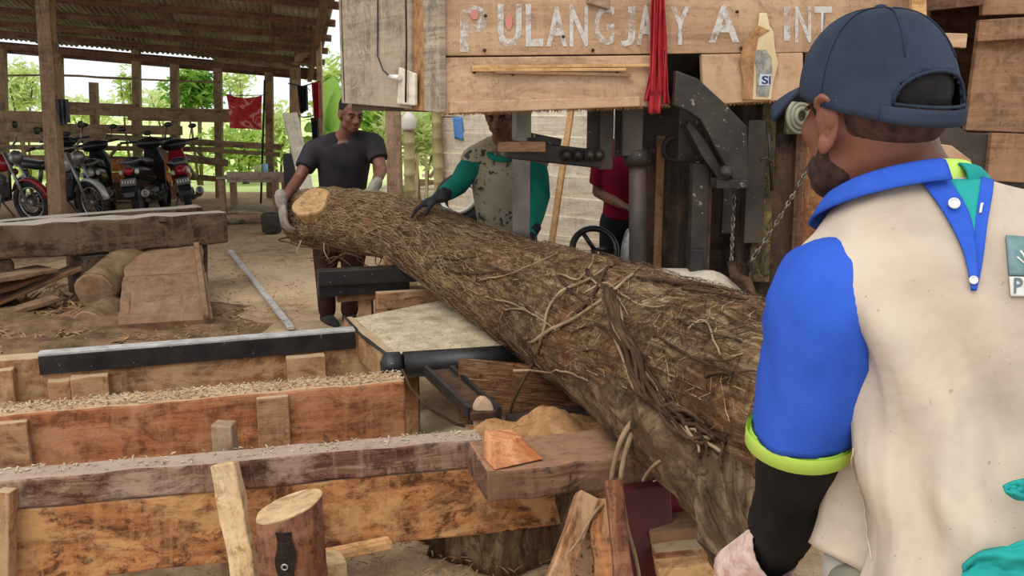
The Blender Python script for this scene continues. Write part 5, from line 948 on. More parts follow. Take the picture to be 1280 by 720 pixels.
def handprims(mb, w_, d, nrm, thumb, curl=.5, s=1.0):
    """w_ wrist, d finger direction, nrm back-of-hand normal, thumb +1/-1 side; fingers of unequal length curl away from nrm"""
    d = V(d).normalized(); nrm = (V(nrm) - d * V(nrm).dot(d)).normalized(); x = d.cross(nrm).normalized() * thumb; m = Matrix((x, d, nrm)).transposed()
    L = lambda a, b, c: w_ + m @ (V((a, b, c)) * s)
    mb.tube([L(0, -.04, 0), L(0, .01, 0)], [.027 * s, .027 * s], 12, round_=True); mb.ell(L(0, .055, 0), (.043 * s, .055 * s, .019 * s), m, 18, 12)
    for i, (fx, ln) in enumerate(((.031, .07), (.011, .08), (-.010, .074), (-.029, .058))):
        p = L(fx, .095, 0); a = curl * .35; pts = [L(fx * .8, .06, 0), p]; cur = V((fx, .095, 0))
        for k, q in enumerate((.45, .32, .23)):
            a_ = a + curl * (.35 + .75 * k); cur = cur + V((fx * .12, math.cos(a_), -math.sin(a_))) * ln * q; pts.append(L(*cur))
        mb.tube(pts, [.011 * s, .0105 * s, .0095 * s, .0088 * s, .0075 * s], 10, round_=True)
    mb.tube([L(.022, .015, -.004), L(.045, .04, -.012), L(.06, .065, -.02 - .02 * curl), L(.064, .088, -.03 - .03 * curl)], [.016 * s, .013 * s, .011 * s, .009 * s], 10, round_=True)
def chainP(pts): return [PX(*p) for p in pts]
def person(label, feet, J, skin, shirt, sleeve, pants, sleeve_t, glove, hair=True, cap=None, hs_=1.0, group=None):
    """J: joints as points. One continuous body, clothes and hair as children."""
    root = empty('person', feet, label, 'person', group); mb = MB(); m = frame(J['fwd'])
    headprims(mb, J['head'], m, hs_)
    mb.tube([J['head'] + m @ V((0, -.02, -.05)), J['neck']], [.056, .062], 14, round_=True)
    def torso(mb, grow, top, bottom):
        k = [J['neck'] + V((0, 0, -.0)), J['chest'], J['waist'], J['hip']]; sh = (J['shL'] + J['shR']) / 2; ax = (J['shL'] - J['shR']).normalized()
        spec = [(J['neck'] + V((0, 0, -.02)), .075, .07), (sh + V((0, 0, .0)), (J['shL'] - J['shR']).length * .44, .09), (J['chest'], .175, .115), (J['waist'], .152, .1), (J['hip'], .168, .115)]
        sp = spline([(p.x, p.y, p.z, a, b) for p, a, b in spec], 20)
        fw = V((-ax.y, ax.x, 0)).normalized(); rings = []
        for i, (x, y, z, a, b) in enumerate(sp):
            q = i / 20; ring = []
            for kk in range(28):
                th = 2 * math.pi * kk / 28; ring.append(V((x, y, z)) + ax * math.cos(th) * (a + grow) + fw * math.sin(th) * (b + grow) + (V((0, 0, .006 * math.sin(th * 5 + z * 30))) if grow else V()))
            rings.append(ring)
        mb.loft(rings[top:bottom], True, flip=True)
    torso(mb, 0, 0, 21)
    for s_ in 'LR': mb.tube([J['neck'] + V((0, 0, .015)), J['sh' + s_]], [.06, .055], 12, round_=True)
    for s_ in 'LR':
        sh, el, wr = J['sh' + s_], J['el' + s_], J['wr' + s_]
        mb.tube([sh, sh.lerp(el, .5), el], [.056, .048, .041], 14, round_=True); mb.tube([el, el.lerp(wr, .35), wr], [.042, .04, .029], 14, round_=True)
        hp, kn, an = J['hp' + s_], J['kn' + s_], J['an' + s_]; mb.tube([hp, hp.lerp(kn, .5), kn], [.085, .075, .056], 14, round_=True); mb.tube([kn, kn.lerp(an, .35), an], [.055, .056, .038], 14, round_=True)
        ff = V((J['fwd'][0], J['fwd'][1], 0)).normalized(); mb.tube([an + V((0, 0, -.045)) - ff * .04, an + ff * .05 + V((0, 0, -.045)), an + ff * .15 + V((0, 0, -.06))], [.038, .04, .026], 12, round_=True)
        if not glove: handprims(mb, wr, J['hd' + s_], J['hn' + s_], J['th' + s_], .5)
    body = fused(mb, 'body', .0085, skin, root, 5)
    facebits(root, J['head'], m, hs_)
    if hair:
        h = MB(); h.ell(J['head'] + m @ V((0, -.022, .045)), (.081 * hs_, .092 * hs_, .083 * hs_), m, 24, 16); h.ell(J['head'] + m @ V((0, -.05, .0)), (.074 * hs_, .058 * hs_, .07 * hs_), m, 20, 12); fused(h, 'hair', .008, M_hair, root, 3)
    mb = MB(); torso(mb, .016, 1, 21)
    st = fused_shirt = MB(); torso(st, .018, 2, 20)
    ax = (J['shL'] - J['shR']).normalized()
    for s_ in 'LR':
        sh, el = J['sh' + s_], J['el' + s_]; st.tube([sh.lerp((J['shL'] + J['shR']) / 2, .55), sh.lerp((J['shL'] + J['shR']) / 2, .2)], [.088, .08], 16, round_=True); st.tube([J['neck'].lerp(sh, .3) + V((0, 0, .006)), sh], [.072, .08], 14, round_=True)
        if shirt is sleeve: st.tube([sh, sh.lerp(el, .3), sh.lerp(el, sleeve_t)], [.08, .076, .07], 16, round_=False)
    fused(st, 'shirt', .009, shirt, root, 4)
    if shirt is not sleeve:
        for s_ in 'LR':
            sl = MB(); sh, el, wr = J['sh' + s_], J['el' + s_], J['wr' + s_]; P = [sh.lerp((J['shL'] + J['shR']) / 2, .12), sh.lerp(el, .5), el, el.lerp(wr, .5), wr - (wr - el).normalized() * .01]; sl.tube(P, [.078, .066, .058, .052, .04], 18, round_=True); fused(sl, 'sleeve', .008, sleeve, root, 3)
    pt = MB()
    for s_ in 'LR':
        hp, kn, an = J['hp' + s_], J['kn' + s_], J['an' + s_]; pt.tube([hp + V((0, 0, .03)), hp.lerp(kn, .5), kn, an + V((0, 0, .02))], [.105, .098, .078, .066], 16, round_=True)
        ff = V((J['fwd'][0], J['fwd'][1], 0)).normalized(); b = MB(); b.tube([an + V((0, 0, -.045)) - ff * .05, an + ff * .05 + V((0, 0, -.045)), an + ff * .17 + V((0, 0, -.06))], [.043, .046, .032], 12, round_=True); b.tube([an + V((0, 0, -.045)), an + V((0, 0, .0))], [.045, .042], 12, round_=True); fused(b, 'shoe', .008, M_tyre, root, 3)
    pt.ell(J['hip'] + V((0, 0, -.02)), (.17, .125, .11), None, 20, 14); fused(pt, 'trousers', .01, pants, root, 4)
    if glove:
        for s_ in 'LR':
            g = MB(); handprims(g, J['wr' + s_], J['hd' + s_], J['hn' + s_], J['th' + s_], J.get('curl', .6), J.get('gs', 1.15)); g.tube([J['wr' + s_] - V(J['hd' + s_]).normalized() * .05, J['wr' + s_]], [.042, .04], 14); fused(g, 'glove', .0065, glove, root, 2)
    return root
M_glove = cloth('knit_glove', rgb(124, 116, 108), rgb(158, 150, 140), None, 30, fine=400)
# --- man in the dark shirt holding the far end of the log
J = dict(head=PX(439, 142, 6.46), fwd=(.5, -.8, -.3), neck=PX(432, 173, 6.56), shR=PX(392, 189, 6.6), shL=PX(467, 180, 6.56), chest=PX(430, 208, 6.62), waist=PX(428, 250, 6.68), hip=PX(425, 282, 6.72),
         elR=PX(373, 224, 6.46), wrR=PX(352, 253, 6.08), elL=PX(477, 212, 6.46), wrL=PX(467, 235, 6.2), hpR=PX(408, 292, 6.72), hpL=PX(443, 292, 6.72), knR=PX(407, 342, 6.68), knL=PX(440, 342, 6.68), anR=PX(409, 391, 6.76), anL=PX(437, 391, 6.78),
         hdR=(.12, -.1, -1), hnR=(-.8, -.5, .1), thR=1, hdL=(-.35, -.5, -.6), hnL=(.2, -.3, .9), thL=-1, curl=.55, gs=1.35)
p1 = person('man in a dark grey T-shirt gripping the far log end', V((J['anR'].x * .5 + J['anL'].x * .5, 6.76, 0)), J, SK2, *(2 * [cloth('charcoal_tshirt', rgb(34, 32, 36), rgb(56, 52, 56), None, 6)]), cloth('maroon_black_trousers', rgb(40, 26, 26), rgb(66, 44, 40), None, 5), .62, M_glove, hair=True)
# --- man in teal sleeves behind the blade
t = NT('printed_beige_shirt'); v = t.uvr(1, 1, 'Object'); f = t.noise(v, 26, 4, .6, .6); f2 = t.noise(v, 5, 3, .5); c = t.ramp(t.noise(v, 4, 4, .6), [(.3, rgb(132, 118, 100)), (.7, rgb(172, 160, 140))])
c = t.mix(t.mul(t.ramp(f, [(.53, G0), (.57, G1)]), t.ramp(f2, [(.42, G0), (.52, G1)])), c, rgb(60, 64, 56)); t.bump(t.noise(v, 14, 4, .6), .3, .01); M_print = t.done(c, .9, 0, .15); M_teal = cloth('teal_sleeve_cloth', rgb(18, 92, 82), rgb(36, 134, 116), None, 5)
J = dict(head=PX(625, 142, 5.04), fwd=(-.2, -.85, -.4), neck=PX(629, 180, 5.18), shR=PX(593, 200, 5.2), shL=PX(669, 200, 5.2), chest=PX(632, 228, 5.22), waist=PX(634, 285, 5.24), hip=PX(636, 325, 5.24),
         elR=PX(572, 232, 5.16), wrR=PX(549, 246, 5.08), elL=PX(675, 245, 5.14), wrL=PX(664, 290, 5.0), hpR=PX(616, 335, 5.24), hpL=PX(656, 335, 5.24), knR=V((PX(616, 335, 5.24).x, 5.2, .46)), knL=V((PX(656, 335, 5.24).x, 5.2, .46)), anR=V((PX(614, 335, 5.24).x, 5.24, .08)), anL=V((PX(658, 335, 5.24).x, 5.24, .08)),
         hdR=(-.75, .1, -.35), hnR=(-.2, -.1, .95), thR=-1, hdL=(-.3, -.4, -.5), hnL=(0, -.3, .9), thL=1, curl=.35)
p2 = person('man in teal long sleeves and printed beige shirt behind the saw blade', V((J['hip'].x, 5.24, 0)), J, SK2, M_print, M_teal, cloth('dark_trousers', rgb(40, 40, 44), rgb(62, 60, 62)), 1, plain('dark_glove', rgb(34, 34, 36), rgb(58, 56, 56), 20, .9))
MB().torus(J['neck'] + V((0, -.03, -.035)), (0, -.6, 1), .085, .016, 28, 8).build('collar', M_teal, p2)
# --- man in a crimson shirt behind the machine
Y = 6.0; X0 = PX(787, 250, Y).x; M_crimshirt = cloth('crimson_shirt', rgb(98, 12, 36), rgb(138, 22, 52), None, 4)
J = dict(head=V((X0 + .02, Y - .03, 1.5)), fwd=(.6, -.7, -.15), neck=V((X0, Y, 1.34)), shR=V((X0 - .17, Y, 1.29)), shL=V((X0 + .17, Y, 1.29)), chest=V((X0, Y, 1.16)), waist=V((X0, Y, .98)), hip=V((X0 - .0, Y, .86)), elR=V((X0 - .2, Y + .06, 1.04)), wrR=V((X0 - .08, Y - .17, .98)), elL=V((X0 + .2, Y + .05, 1.04)), wrL=V((X0 + .12, Y - .18, .98)),
         hpR=V((X0 - .09, Y, .82)), hpL=V((X0 + .09, Y, .82)), knR=V((X0 - .1, Y, .45)), knL=V((X0 + .11, Y, .45)), anR=V((X0 - .1, Y + .02, .08)), anL=V((X0 + .12, Y + .02, .08)), hdR=(.6, -.6, -.2), hnR=(0, 0, 1), thR=-1, hdL=(-.4, -.7, -.2), hnL=(0, 0, 1), thL=1)
p3 = person('man in a crimson shirt half hidden behind the saw columns', V((X0, Y, 0)), J, SK2, M_crimshirt, M_crimshirt, cloth('black_trousers', rgb(26, 28, 32), rgb(44, 46, 50)), .8, None)
# ================================================================ near man seen from behind
hc = PX(1089, 141, 1.245); hm = frame((-.36, .93, -.02)); ft = V((PX(1215, 600, 1.12).x, 1.12, 0))
near = empty('person', ft, 'man from behind in a blue and cream shirt with dark blue cap', 'person')
mb = MB(); headprims(mb, hc, hm, .98)
nb = PX(1135, 262, 1.215); mb.tube([hc + hm @ V((0, -.025, -.03)), PX(1112, 205, 1.235), nb], [.064, .066, .078], 20, round_=True)
RG = [(1137, 238, 1.215, .078, .07, .1), (1148, 251, 1.205, .103, .08, .14), (1170, 268, 1.2, .142, .092, .18), (1190, 290, 1.19, .186, .105, .2), (1203, 340, 1.18, .194, .115, .16), (1214, 420, 1.17, .176, .122, .08), (1221, 500, 1.16, .17, .126, .03), (1222, 570, 1.15, .17, .13, .0), (1222, 632, 1.14, .155, .136, .02), (1218, 696, 1.13, .166, .14, .06)]
def torsorings(n, grow, wr=0, extra=0):
    sp = spline(RG, 48); rings = []
    for i, (a, b, y, hw, hd, tl) in enumerate(sp):
        c = PX(a, b, y); ring = []
        for k in range(n):
            th = 2 * math.pi * k / n; q = i / 48; g = grow
            if wr: g += wr * (q ** 1.2 * .016 * math.sin(th * 8 + 3 * math.sin(q * 5) + 1.5 * noise.noise(V((math.cos(th), math.sin(th), q * 3)))) + .02 * noise.noise(V((math.cos(th) * 2.0, math.sin(th) * 2.0, q * 3.2 + math.cos(th) * 1.2))) * min(1, max(0, q - .3) * 3) + .017 * min(1, max(0, q - .42) * 3) * (1 - abs(noise.noise(V((math.cos(th) * 3.4 + q * .9, math.sin(th) * 3.4, q * 1.3 + 4))))) ** 5 - .006)
            e = .82; cx2 = math.copysign(abs(math.cos(th)) ** e, math.cos(th)); sy = math.copysign(abs(math.sin(th)) ** e, math.sin(th))
            ring.append(c + V((cx2 * (hw + g), sy * (hd + g), tl * cx2 * hw - .3 * max(0, 1 - q * 3.2) * sy * hd)))
        rings.append(ring)
    return rings
mb.loft(torsorings(36, -.02)[1:], True, flip=True)
shL = PX(1040, 348, 1.19); elL = PX(1003, 560, 1.22); wrL = PX(955, 692, 1.42); shR = PX(1372, 300, 1.19); elR = shR + V((.07, .0, -.29)); wrR = elR + V((-.05, .22, -.1))
for a, b, c in ((shL, elL, wrL), (shR, elR, wrR)): mb.tube([a, a.lerp(b, .5), b], [.058, .052, .044], 16, round_=True); mb.tube([b, b.lerp(c, .35), c], [.045, .042, .03], 16, round_=True)
hip = PX(1215, 690, 1.13); hip.z = .92
for s_ in (-1, 1):
    h = hip + V((s_ * .09, 0, -.05)); kx = V((h.x + s_ * .02, 1.14, .48)); an = V((h.x + s_ * .03, 1.1, .08)); mb.tube([h, h.lerp(kx, .5), kx], [.09, .08, .06], 14, round_=True); mb.tube([kx, kx.lerp(an, .35), an], [.058, .058, .04], 14, round_=True); mb.tube([an + V((0, -.04, -.045)), an + V((-.02, .06, -.045)), an + V((-.05, .15, -.055))], [.038, .04, .026], 12, round_=True)
fused(mb, 'body', .0075, SK1, near, 4)
facebits(near, hc - hm @ V((0, .006, 0)), hm, .98)
# beard and nape hair
h = MB(); L = lambda x, y, z: hc + hm @ (V((x, y, z)) * .98)
h.ell(L(0, .051, -.095), (.042, .044, .029), hm, 20, 12)
for sx in (-1, 1): h.ell(L(sx * .0475, .016, -.077), (.0225, .045, .028), hm, 18, 12); h.tube([L(sx * .064, .012, -.03), L(sx * .063, .016, -.06)], [.006, .012], 10, round_=True)
fused(h, 'beard', .006, plain('short_beard', rgb(30, 22, 19), rgb(78, 54, 44), 60, .9), near, 3)
M_nape = plain('shaved_nape_hair', rgb(46, 32, 27), rgb(92, 62, 50), 60, .9)
h = MB(); h.ell(L(0, -.012, .033), (.0785, .1, .089), hm, 24, 16); fused(h, 'hair', .006, M_hair, near, 1)
h = MB(); h.ell(L(0, -.036, .0), (.0735, .0715, .055), hm, 24, 16); fused(h, 'nape_stubble', .006, M_nape, near, 3)
for sx in (-1, 1):
    e = MB(); C0 = L(sx * .083, -.012, -.012); er = hm @ Euler((-.15, sx * .12, sx * -.45)).to_matrix(); Q = lambda a_, b_: C0 + er @ V((sx * .006, a_, b_)); er = er @ Matrix.Diagonal((1, .84, .95)); e.ell(C0, (.006, .019, .03), er, 18, 12); e.ell(Q(.008, -.03), (.007, .01, .013), er, 12, 8)
    e.tube([Q(.012, .024), Q(.008, .032), Q(0, .036), Q(-.015, .028), Q(-.02, .006), Q(-.014, -.016), Q(-.002, -.032)], [.003, .0045, .005, .005, .0048, .0045, .0045], 10, round_=True); e.tube([Q(-.004, .012), Q(-.009, -.002), Q(-.002, -.014)], .0038, 8, round_=True); fused(e, 'ear', .0028, SK1, near, 2)
# cap
M_cap = plain('navy_cap_cloth', rgb(36, 43, 56), rgb(56, 65, 82), 7, .92, 0, .15, .15, speck=rgb(150, 152, 156), spos=.755, sscale=110)
cp = MB(); NU, NV = 96, 30; tl = .26
def cappt(ph, el, g=0):
    ce, se = math.cos(el) ** .82, math.sin(el) ** .9
    x = (.093 + g) * ce * math.sin(ph); y = (.114 + g) * ce * math.cos(ph); z = (.127 + g) * se
    return L(x, y - .010, z + .008 + tl * y * (1 - .75 * se) * .9 - .006 * math.cos(ph * 6) * 0)
for j in range(NV + 1):
    for i in range(NU): cp.v.append(cappt(2 * math.pi * i / NU, math.pi / 2 * (j / NV) * .995))
for j in range(NV):
    for i in range(NU):
        ph = 2 * math.pi * (i + .5) / NU - math.pi; el = math.pi / 2 * (j + .5) / NV
        ph2 = (ph / .66) ** 2 + ((el - .13) / .3) ** 2
        if el > .13 and ph2 < 1: continue
        i2 = (i + 1) % NU; cp.face([j * NU + i, j * NU + i2, (j + 1) * NU + i2, (j + 1) * NU + i], None, True)
cap = cp.build('cap', M_cap, near); md = cap.modifiers.new('s', 'SOLIDIFY'); md.thickness = .003; md.offset = 1
o = MB().ell(cappt(0, 1.55), (.009, .009, .006), hm, 12, 8).build('cap_button', M_cap, cap)
for k in range(6): MB().tube([cappt(math.pi / 6 + k * math.pi / 3, e) + (cappt(math.pi / 6 + k * math.pi / 3, e) - hc).normalized() * .0012 for e in [(.55 if k in (2, 3) else .05) + i * (1.5 - (.55 if k in (2, 3) else .05)) / 24 for i in range(25)]], .0011, 5).build('cap_seam', M_cap, cap)
a0 = [cappt(math.pi + .66 * math.cos(t_), .13 + .3 * math.sin(t_), .0015) for t_ in [i * math.pi / 20 for i in range(21)]]
MB().tube(a0 + [cappt(math.pi - .66 + .066 * 2 * i, .13, .0015) for i in range(11)], .0022, 6).build('opening_piping', M_cap, cap)
MB().grid(lambda u, v_: cappt(math.pi + lerp(-.8, .8, u), lerp(.0, .11, v_), .004), 16, 3).build('cap_strap', M_cap, cap, solid=.003)
MB().grid(lambda u, v_: (lambda ph: cappt(ph, .03) + hm @ V((math.sin(ph) * .012 * v_, v_ * .066 * (1 - .6 * abs(math.sin(ph)) ** 2), -.006 * v_ - .012 * v_ * v_ - .03 * v_ * math.sin(ph) ** 2)))(lerp(-.95, .95, u)), 24, 8).build('cap_brim', M_cap, cap, solid=.005)
# shirt
M_sh = NT('dusty_cream_shirt'); v = M_sh.uvr(1, 1, 'Object'); c = M_sh.ramp(M_sh.noise(v, 3.2, 5, .6, .4), [(.3, rgb(170, 154, 138)), (.5, rgb(198, 182, 164)), (.7, rgb(210, 196, 178))]); c = M_sh.mix(M_sh.ramp(M_sh.noise(v, 5, 4, .6, .5), [(.55, G0), (.72, (.6,) * 3)]), c, rgb(172, 158, 146)); c = M_sh.mix(M_sh.ramp(M_sh.noise(v, 130, 2, .5), [(.72, G0), (.76, (.5,) * 3)]), c, rgb(126, 108, 92)); M_sh.bump(M_sh.mix(.97, M_sh.noise(v, 400, 2, .5), M_sh.noise(v, 7, 3, .5, .6)), .45, .02); M_sh = M_sh.done(c, .92, 0, .1)
M_blue = cloth('royal_blue_cloth', rgb(40, 76, 176), rgb(58, 100, 204), None, 5, fine=420); M_lime = cloth('lime_trim', rgb(186, 222, 92), rgb(206, 236, 118), None, 5, fine=420); M_turq = cloth('turquoise_cloth', rgb(28, 136, 132), rgb(52, 172, 164), None, 6, fine=420)
tr_ = torsorings(96, .012, 1.0); sb = MB().loft(tr_, True, False, False, flip=True); shirt = sb.build('shirt', M_sh, near, solid=.002)
sbv = BVHTree.FromPolygons([tuple(p) for p in sb.v], sb.f)
def onshirt(px, py, off=.004):
    d = ray(px, py).normalized(); h = sbv.ray_cast(V((0, 0, CZ)), d)
    if h[0] is None: return PX(px, py, 1.12)
    return h[0] + h[1] * off * (1 if h[1].dot(d) < 0 else -1)
def strip(name, A_, B_, m, off=.004, n=24, mm=6, parent=shirt, **k):
    A_ = spline(A_, n); B_ = spline(B_, n); return MB().grid(lambda u, v_: onshirt(lerp(A_[round(u * n)][0], B_[round(u * n)][0], v_), lerp(A_[round(u * n)][1], B_[round(u * n)][1], v_), off), n, mm).build(name, m, parent, solid=.0025, **k)
# sleeves
def sleeve(spec, name, m, parent=near, cap=False, n=40):
    rings = []; S = spline(spec, 30)
    P = [PX(a, b, y) for a, b, y, r_ in S]
    for i, p in enumerate(P):
        d = (P[min(i + 1, 30)] - P[max(i - 1, 0)]).normalized(); x = d.cross(V((0, 1, 0))).normalized(); q = i / 30; x = x.lerp(V((1 if x.x > 0 else -1, 0, 0)), .9 * q).normalized(); y = x.cross(d).normalized()
        rings.append([p + (x * math.cos(2 * math.pi * k / n) + y * math.sin(2 * math.pi * k / n)) * (S[i][3] + .004 * q * math.sin(2 * math.pi * k / n * 3 + 2 * q) + .005 * min(1, q * 2.5) * noise.noise(V((math.cos(2 * math.pi * k / n) * 2, math.sin(2 * math.pi * k / n) * 2, q * 5))) + .006 * (q * q * (1 - q) * 6) * (1 - abs(noise.noise(V((math.cos(2 * math.pi * k / n) * 2.2, math.sin(2 * math.pi * k / n) * 2.2, q * 4 + math.cos(2 * math.pi * k / n) + 7))))) ** 6) for k in range(n)])
    return MB().loft(rings, True, cap, False).build(name, m, parent, solid=.002)
sl = sleeve([(1068, 312, 1.185, .02), (1056, 330, 1.175, .055), (1040, 360, 1.168, .07), (1028, 410, 1.165, .0715), (1018, 470, 1.175, .071), (1001, 541, 1.19, .067)], 'sleeve', M_blue, cap=True)
e0, e1 = PX(1001, 538, 1.19), PX(997, 556, 1.195); dd = (e1 - e0).normalized(); x = V((math.copysign(1, dd.cross(V((0, 1, 0))).x), 0, 0)); y = x.cross(dd).normalized(); MB().loft([[q + (x * math.cos(2 * math.pi * k / 40) + y * math.sin(2 * math.pi * k / 40)) * r_ for k in range(40)] for q, r_ in ((e0, .0725), (e1, .071), (e1, .066), (e0, .066))], True, False, False).build('cuff_trim', M_lime, sl)
MB().loft([[p + o_ for p in [shR + V((.0, 0, .0)) + (V((math.cos(2 * math.pi * k / 24), math.sin(2 * math.pi * k / 24), 0)) * r_) for k in range(24)]] for r_, o_ in ((.03, V((-.03, 0, .06))), (.07, V((-.0, 0, .03))), (.074, V((.02, 0, -.05))), (.072, V((.055, 0, -.2))))], True, True, False, flip=True).build('sleeve', M_blue, near, solid=.002)
# black arm sleeve, gloves
M_arm = cloth('black_arm_sleeve', rgb(22, 22, 23), rgb(40, 39, 38), None, 6, fine=420); M_pglove = cloth('pink_white_knit', rgb(196, 158, 148), rgb(218, 200, 188), rgb(176, 118, 108), 60, .5, fine=300)
sleeve([(1004, 520, 1.195, .056), (1002, 560, 1.21, .0555), (992, 620, 1.285, .053), (975, 665, 1.36, .046), (960, 695, 1.41, .039), (948, 712, 1.44, .034)], 'arm_sleeve', M_arm)
MB().tube([elR + V((0, 0, .08)), elR, elR.lerp(wrR, .5), wrR], [.053, .05, .047, .036], 18).build('arm_sleeve', M_arm, near)
patch = PX(972, 682, 1.345); MB().ell(patch, (.016, .006, .012), frame((-.1, -1, .4)), 14, 8).build('bare_patch', SK1, near)
def knit(wr, d, nrm, th, name='glove'):
    g = MB(); handprims(g, wr, d, nrm, th, .55, 1.1); fused(g, name, .006, M_pglove, near, 2)
dh = V((-.25, .45, -.5)).normalized(); cu0 = PX(962, 684, 1.385)
knit(wrL + dh * .02, dh, (-.3, .2, .9), 1)
def cuffrings():
    x = dh.cross(V((0, 1, 0))).normalized(); y = x.cross(dh); out = []
    for i in range(9):
        q = i / 8; r_ = lerp(.0475, .043, q); out.append([cu0 + dh * lerp(-.012, .1, q) + V((-.004, -.02, 0)) + (x * math.cos(2 * math.pi * k / 40) + y * math.sin(2 * math.pi * k / 40)) * (r_ + .0014 * (k % 2)) + (dh * -.014 * math.cos(2 * math.pi * k / 40 - 2.8) if i == 0 else V()) for k in range(40)])
    return out
MB().loft(cuffrings(), True, False, False).build('glove_cuff', M_pglove, near, solid=.003)
knit(wrR, (-.1, .9, -.4), (0, 0, 1), -1)
# trousers, shoes, waist cloths
pt = MB()
for s_ in (-1, 1):
    h = hip + V((s_ * .095, 0, .02)); kx = V((h.x + s_ * .015, 1.14, .48)); an = V((h.x + s_ * .025, 1.1, .1)); pt.tube([h, h.lerp(kx, .5), kx, an], [.1, .095, .08, .07], 16, round_=True)
    b = MB(); b.tube([an + V((0, -.05, -.05)), an + V((-.02, .06, -.05)), an + V((-.05, .17, -.065))], [.044, .046, .032], 12, round_=True); b.tube([an + V((0, 0, -.04)), an + V((0, 0, .02))], [.046, .044], 12); fused(b, 'shoe', .008, M_tyre, near, 3)
pt.ell(hip + V((.01, 0, 0)), (.16, .12, .1), None, 20, 14); fused(pt, 'trousers', .01, cloth('grey_green_trousers', rgb(108, 106, 92), rgb(146, 142, 126), None, 6), near, 4)
M_under = cloth('grey_white_undershirt', rgb(150, 146, 134), rgb(186, 180, 168), None, 6)
uh = torsorings(80, -.006, 1.0)[-8:]; MB().loft([[p + V((0, 0, -.03 - .02 * i)) for p in uh[-1]] if i else uh[-1] for i in range(5)], True, False, False, flip=True).build('undershirt', M_under, near, solid=.002)
def crumple(name, top, bot, Y0, m, nf, amp, seed):
    T, B = spline(top, 48), spline(bot, 48)
    def fn(u, v_):
        i = round(u * 48); f = math.sin(v_ * nf + 3 * math.sin(u * 4 + seed) + 2.2 * noise.noise(V((u * 5, v_ * 3, seed)))) + .5 * noise.noise(V((u * 9, v_ * 9, seed))); e = math.sin(math.pi * min(1, max(0, v_))) ** .5
        return PX(lerp(T[i][0], B[i][0], v_), lerp(T[i][1], B[i][1], v_), Y0 - amp * f - .012 * e)
    return MB().grid(fn, 48, 30).build(name, m, near, solid=.003)
crumple('waist_cloth', [(1204, 706), (1226, 690), (1262, 682), (1300, 668), (1380, 660)], [(1200, 748), (1240, 752), (1290, 750), (1330, 748), (1390, 745)], .972, M_turq, 15, .006, 2)
crumple('waist_cloth', [(1254, 608), (1268, 602), (1290, 598), (1320, 596)], [(1258, 616), (1272, 624), (1292, 624), (1320, 622)], .99, M_turq, 6, .004, 7)
# collar, undershirts, placket, buttons, badge
cc = PX(1128, 243, 1.222)
def ringpt(th, rx, ry, dz, tilt=.42): return cc + V((rx * math.cos(th), ry * math.sin(th), dz - tilt * ry * math.sin(th) + .10 * rx * math.cos(th)))
def band(name, m, t0, t1, prof, parent=shirt, tilt=.42):
    MB().grid(lambda u, v_: (lambda th: (lambda k, q: ringpt(th, lerp(prof[k][0], prof[k + 1][0], q), lerp(prof[k][1], prof[k + 1][1], q), lerp(prof[k][2], prof[k + 1][2], q), tilt))(min(int(v_ * (len(prof) - 1)), len(prof) - 2), v_ * (len(prof) - 1) - min(int(v_ * (len(prof) - 1)), len(prof) - 2)))(math.radians(lerp(t0, t1, u))), 40, 8).build(name, m, parent, solid=.003)
band('collar', M_blue, -84, -290, [(.079, .072, .004), (.084, .078, .018), (.1, .094, .01), (.116, .110, -.018)])
band('collar', M_blue, 40, -14, [(.081, .074, .004), (.087, .08, .014), (.102, .094, .006), (.118, .11, -.018)])
band('undershirt_collar', M_lime, -90, 70, [(.075, .069, .016), (.079, .073, .02), (.09, .084, .004), (.096, .09, -.03)]); band('undershirt_collar', M_turq, -68, 60, [(.086, .08, .008), (.092, .086, .01), (.104, .098, -.006), (.108, .102, -.03)])
strip('placket', [(1146, 227), (1174, 262), (1200, 312), (1212, 362)], [(1182, 226), (1208, 268), (1217, 315), (1218, 364)], M_blue, .007)
strip('placket', [(1224, 226), (1217, 280), (1214, 325), (1212, 364)], [(1240, 230), (1232, 280), (1226, 325), (1219, 364)], M_blue, .005)
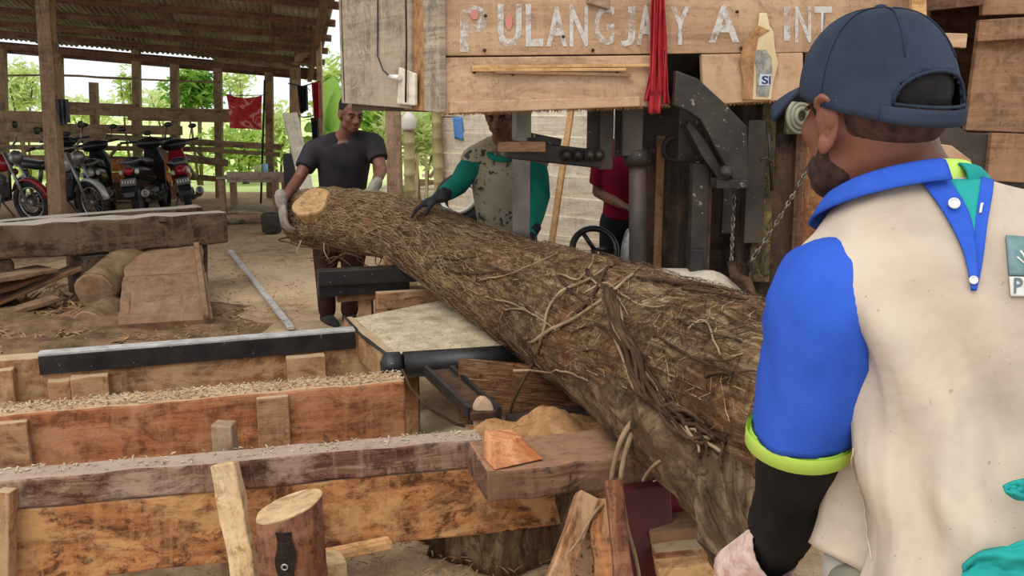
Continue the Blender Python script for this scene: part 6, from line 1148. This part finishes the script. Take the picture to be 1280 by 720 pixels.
strip('opening', [(1184, 228), (1209, 268), (1216, 300), (1217, 330)], [(1225, 228), (1218, 275), (1217, 302), (1217.6, 331)], M_turq, .0045)
def disc(px, py, r_, m, name, off=.012):
    p = onshirt(px, py, off); q = onshirt(px + 4, py, off); s_ = onshirt(px, py + 4, off); nn = (q - p).cross(s_ - p).normalized(); nn = nn if nn.dot(p - V((0, 0, CZ))) < 0 else -nn
    return MB().lathe(p, nn, [(r_ * .7, 0), (r_, .0015), (r_, .003), (r_ * .75, .004), (r_ * .7, .003), (.001, .003)], 18).build(name, m, shirt)
disc(1188, 260, .007, M_whitep, 'button'); disc(1213, 352, .005, M_whitep, 'button', .009)
strip('buttonhole', [(1222, 258), (1221, 264), (1220, 270)], [(1225, 258), (1224, 264), (1223, 270)], M_whitep, .0085, 6, 2)
bd = strip('badge', [(1255, 296), (1257, 320), (1259, 345)], [(1318, 302), (1318, 324), (1318, 348)], plain('teal_grey_print', rgb(86, 116, 122), rgb(128, 152, 154), 40, .9), .0045, 10, 10)
for k in range(9):
    a = math.radians(-150 + k * 15); x0, y0 = 1290 + 8 * math.cos(a), 342 + 10 * math.sin(a); x1, y1 = 1290 + 26 * math.cos(a), 342 + 38 * math.sin(a)
    strip('ray', [(x0 - .5, y0), (x1 - 1, y1)], [(x0 + .5, y0), (x1 + 1.2, y1)], M_whitep, .0062, 4, 1, bd)
strip('badge_panel', [(1259, 347), (1260, 360), (1261, 371)], [(1318, 349), (1318, 362), (1318, 373)], plain('pale_badge', rgb(206, 204, 198), rgb(218, 216, 208), 6, .9), .0045, 6, 8)
for ch, x0, x1 in (('P', 1263, 1274), ('N', 1277, 1292)):
    a, b, c = onshirt(x0, 368, .0075), onshirt(x1, 368.6, .0075), onshirt(x0, 349, .0075); glyph(ch, a, b, c - a, V(), plain('slate_print', rgb(84, 100, 106), rgb(100, 116, 120), 6, .9), shirt, 'badge_letter', .015)
MB().tube([onshirt(*p, .005) for p in spline([(1070, 560), (1070, 585), (1082, 625), (1088, 670), (1094, 700)], 20)], .0009, 5).build('side_seam', M_sh, shirt)
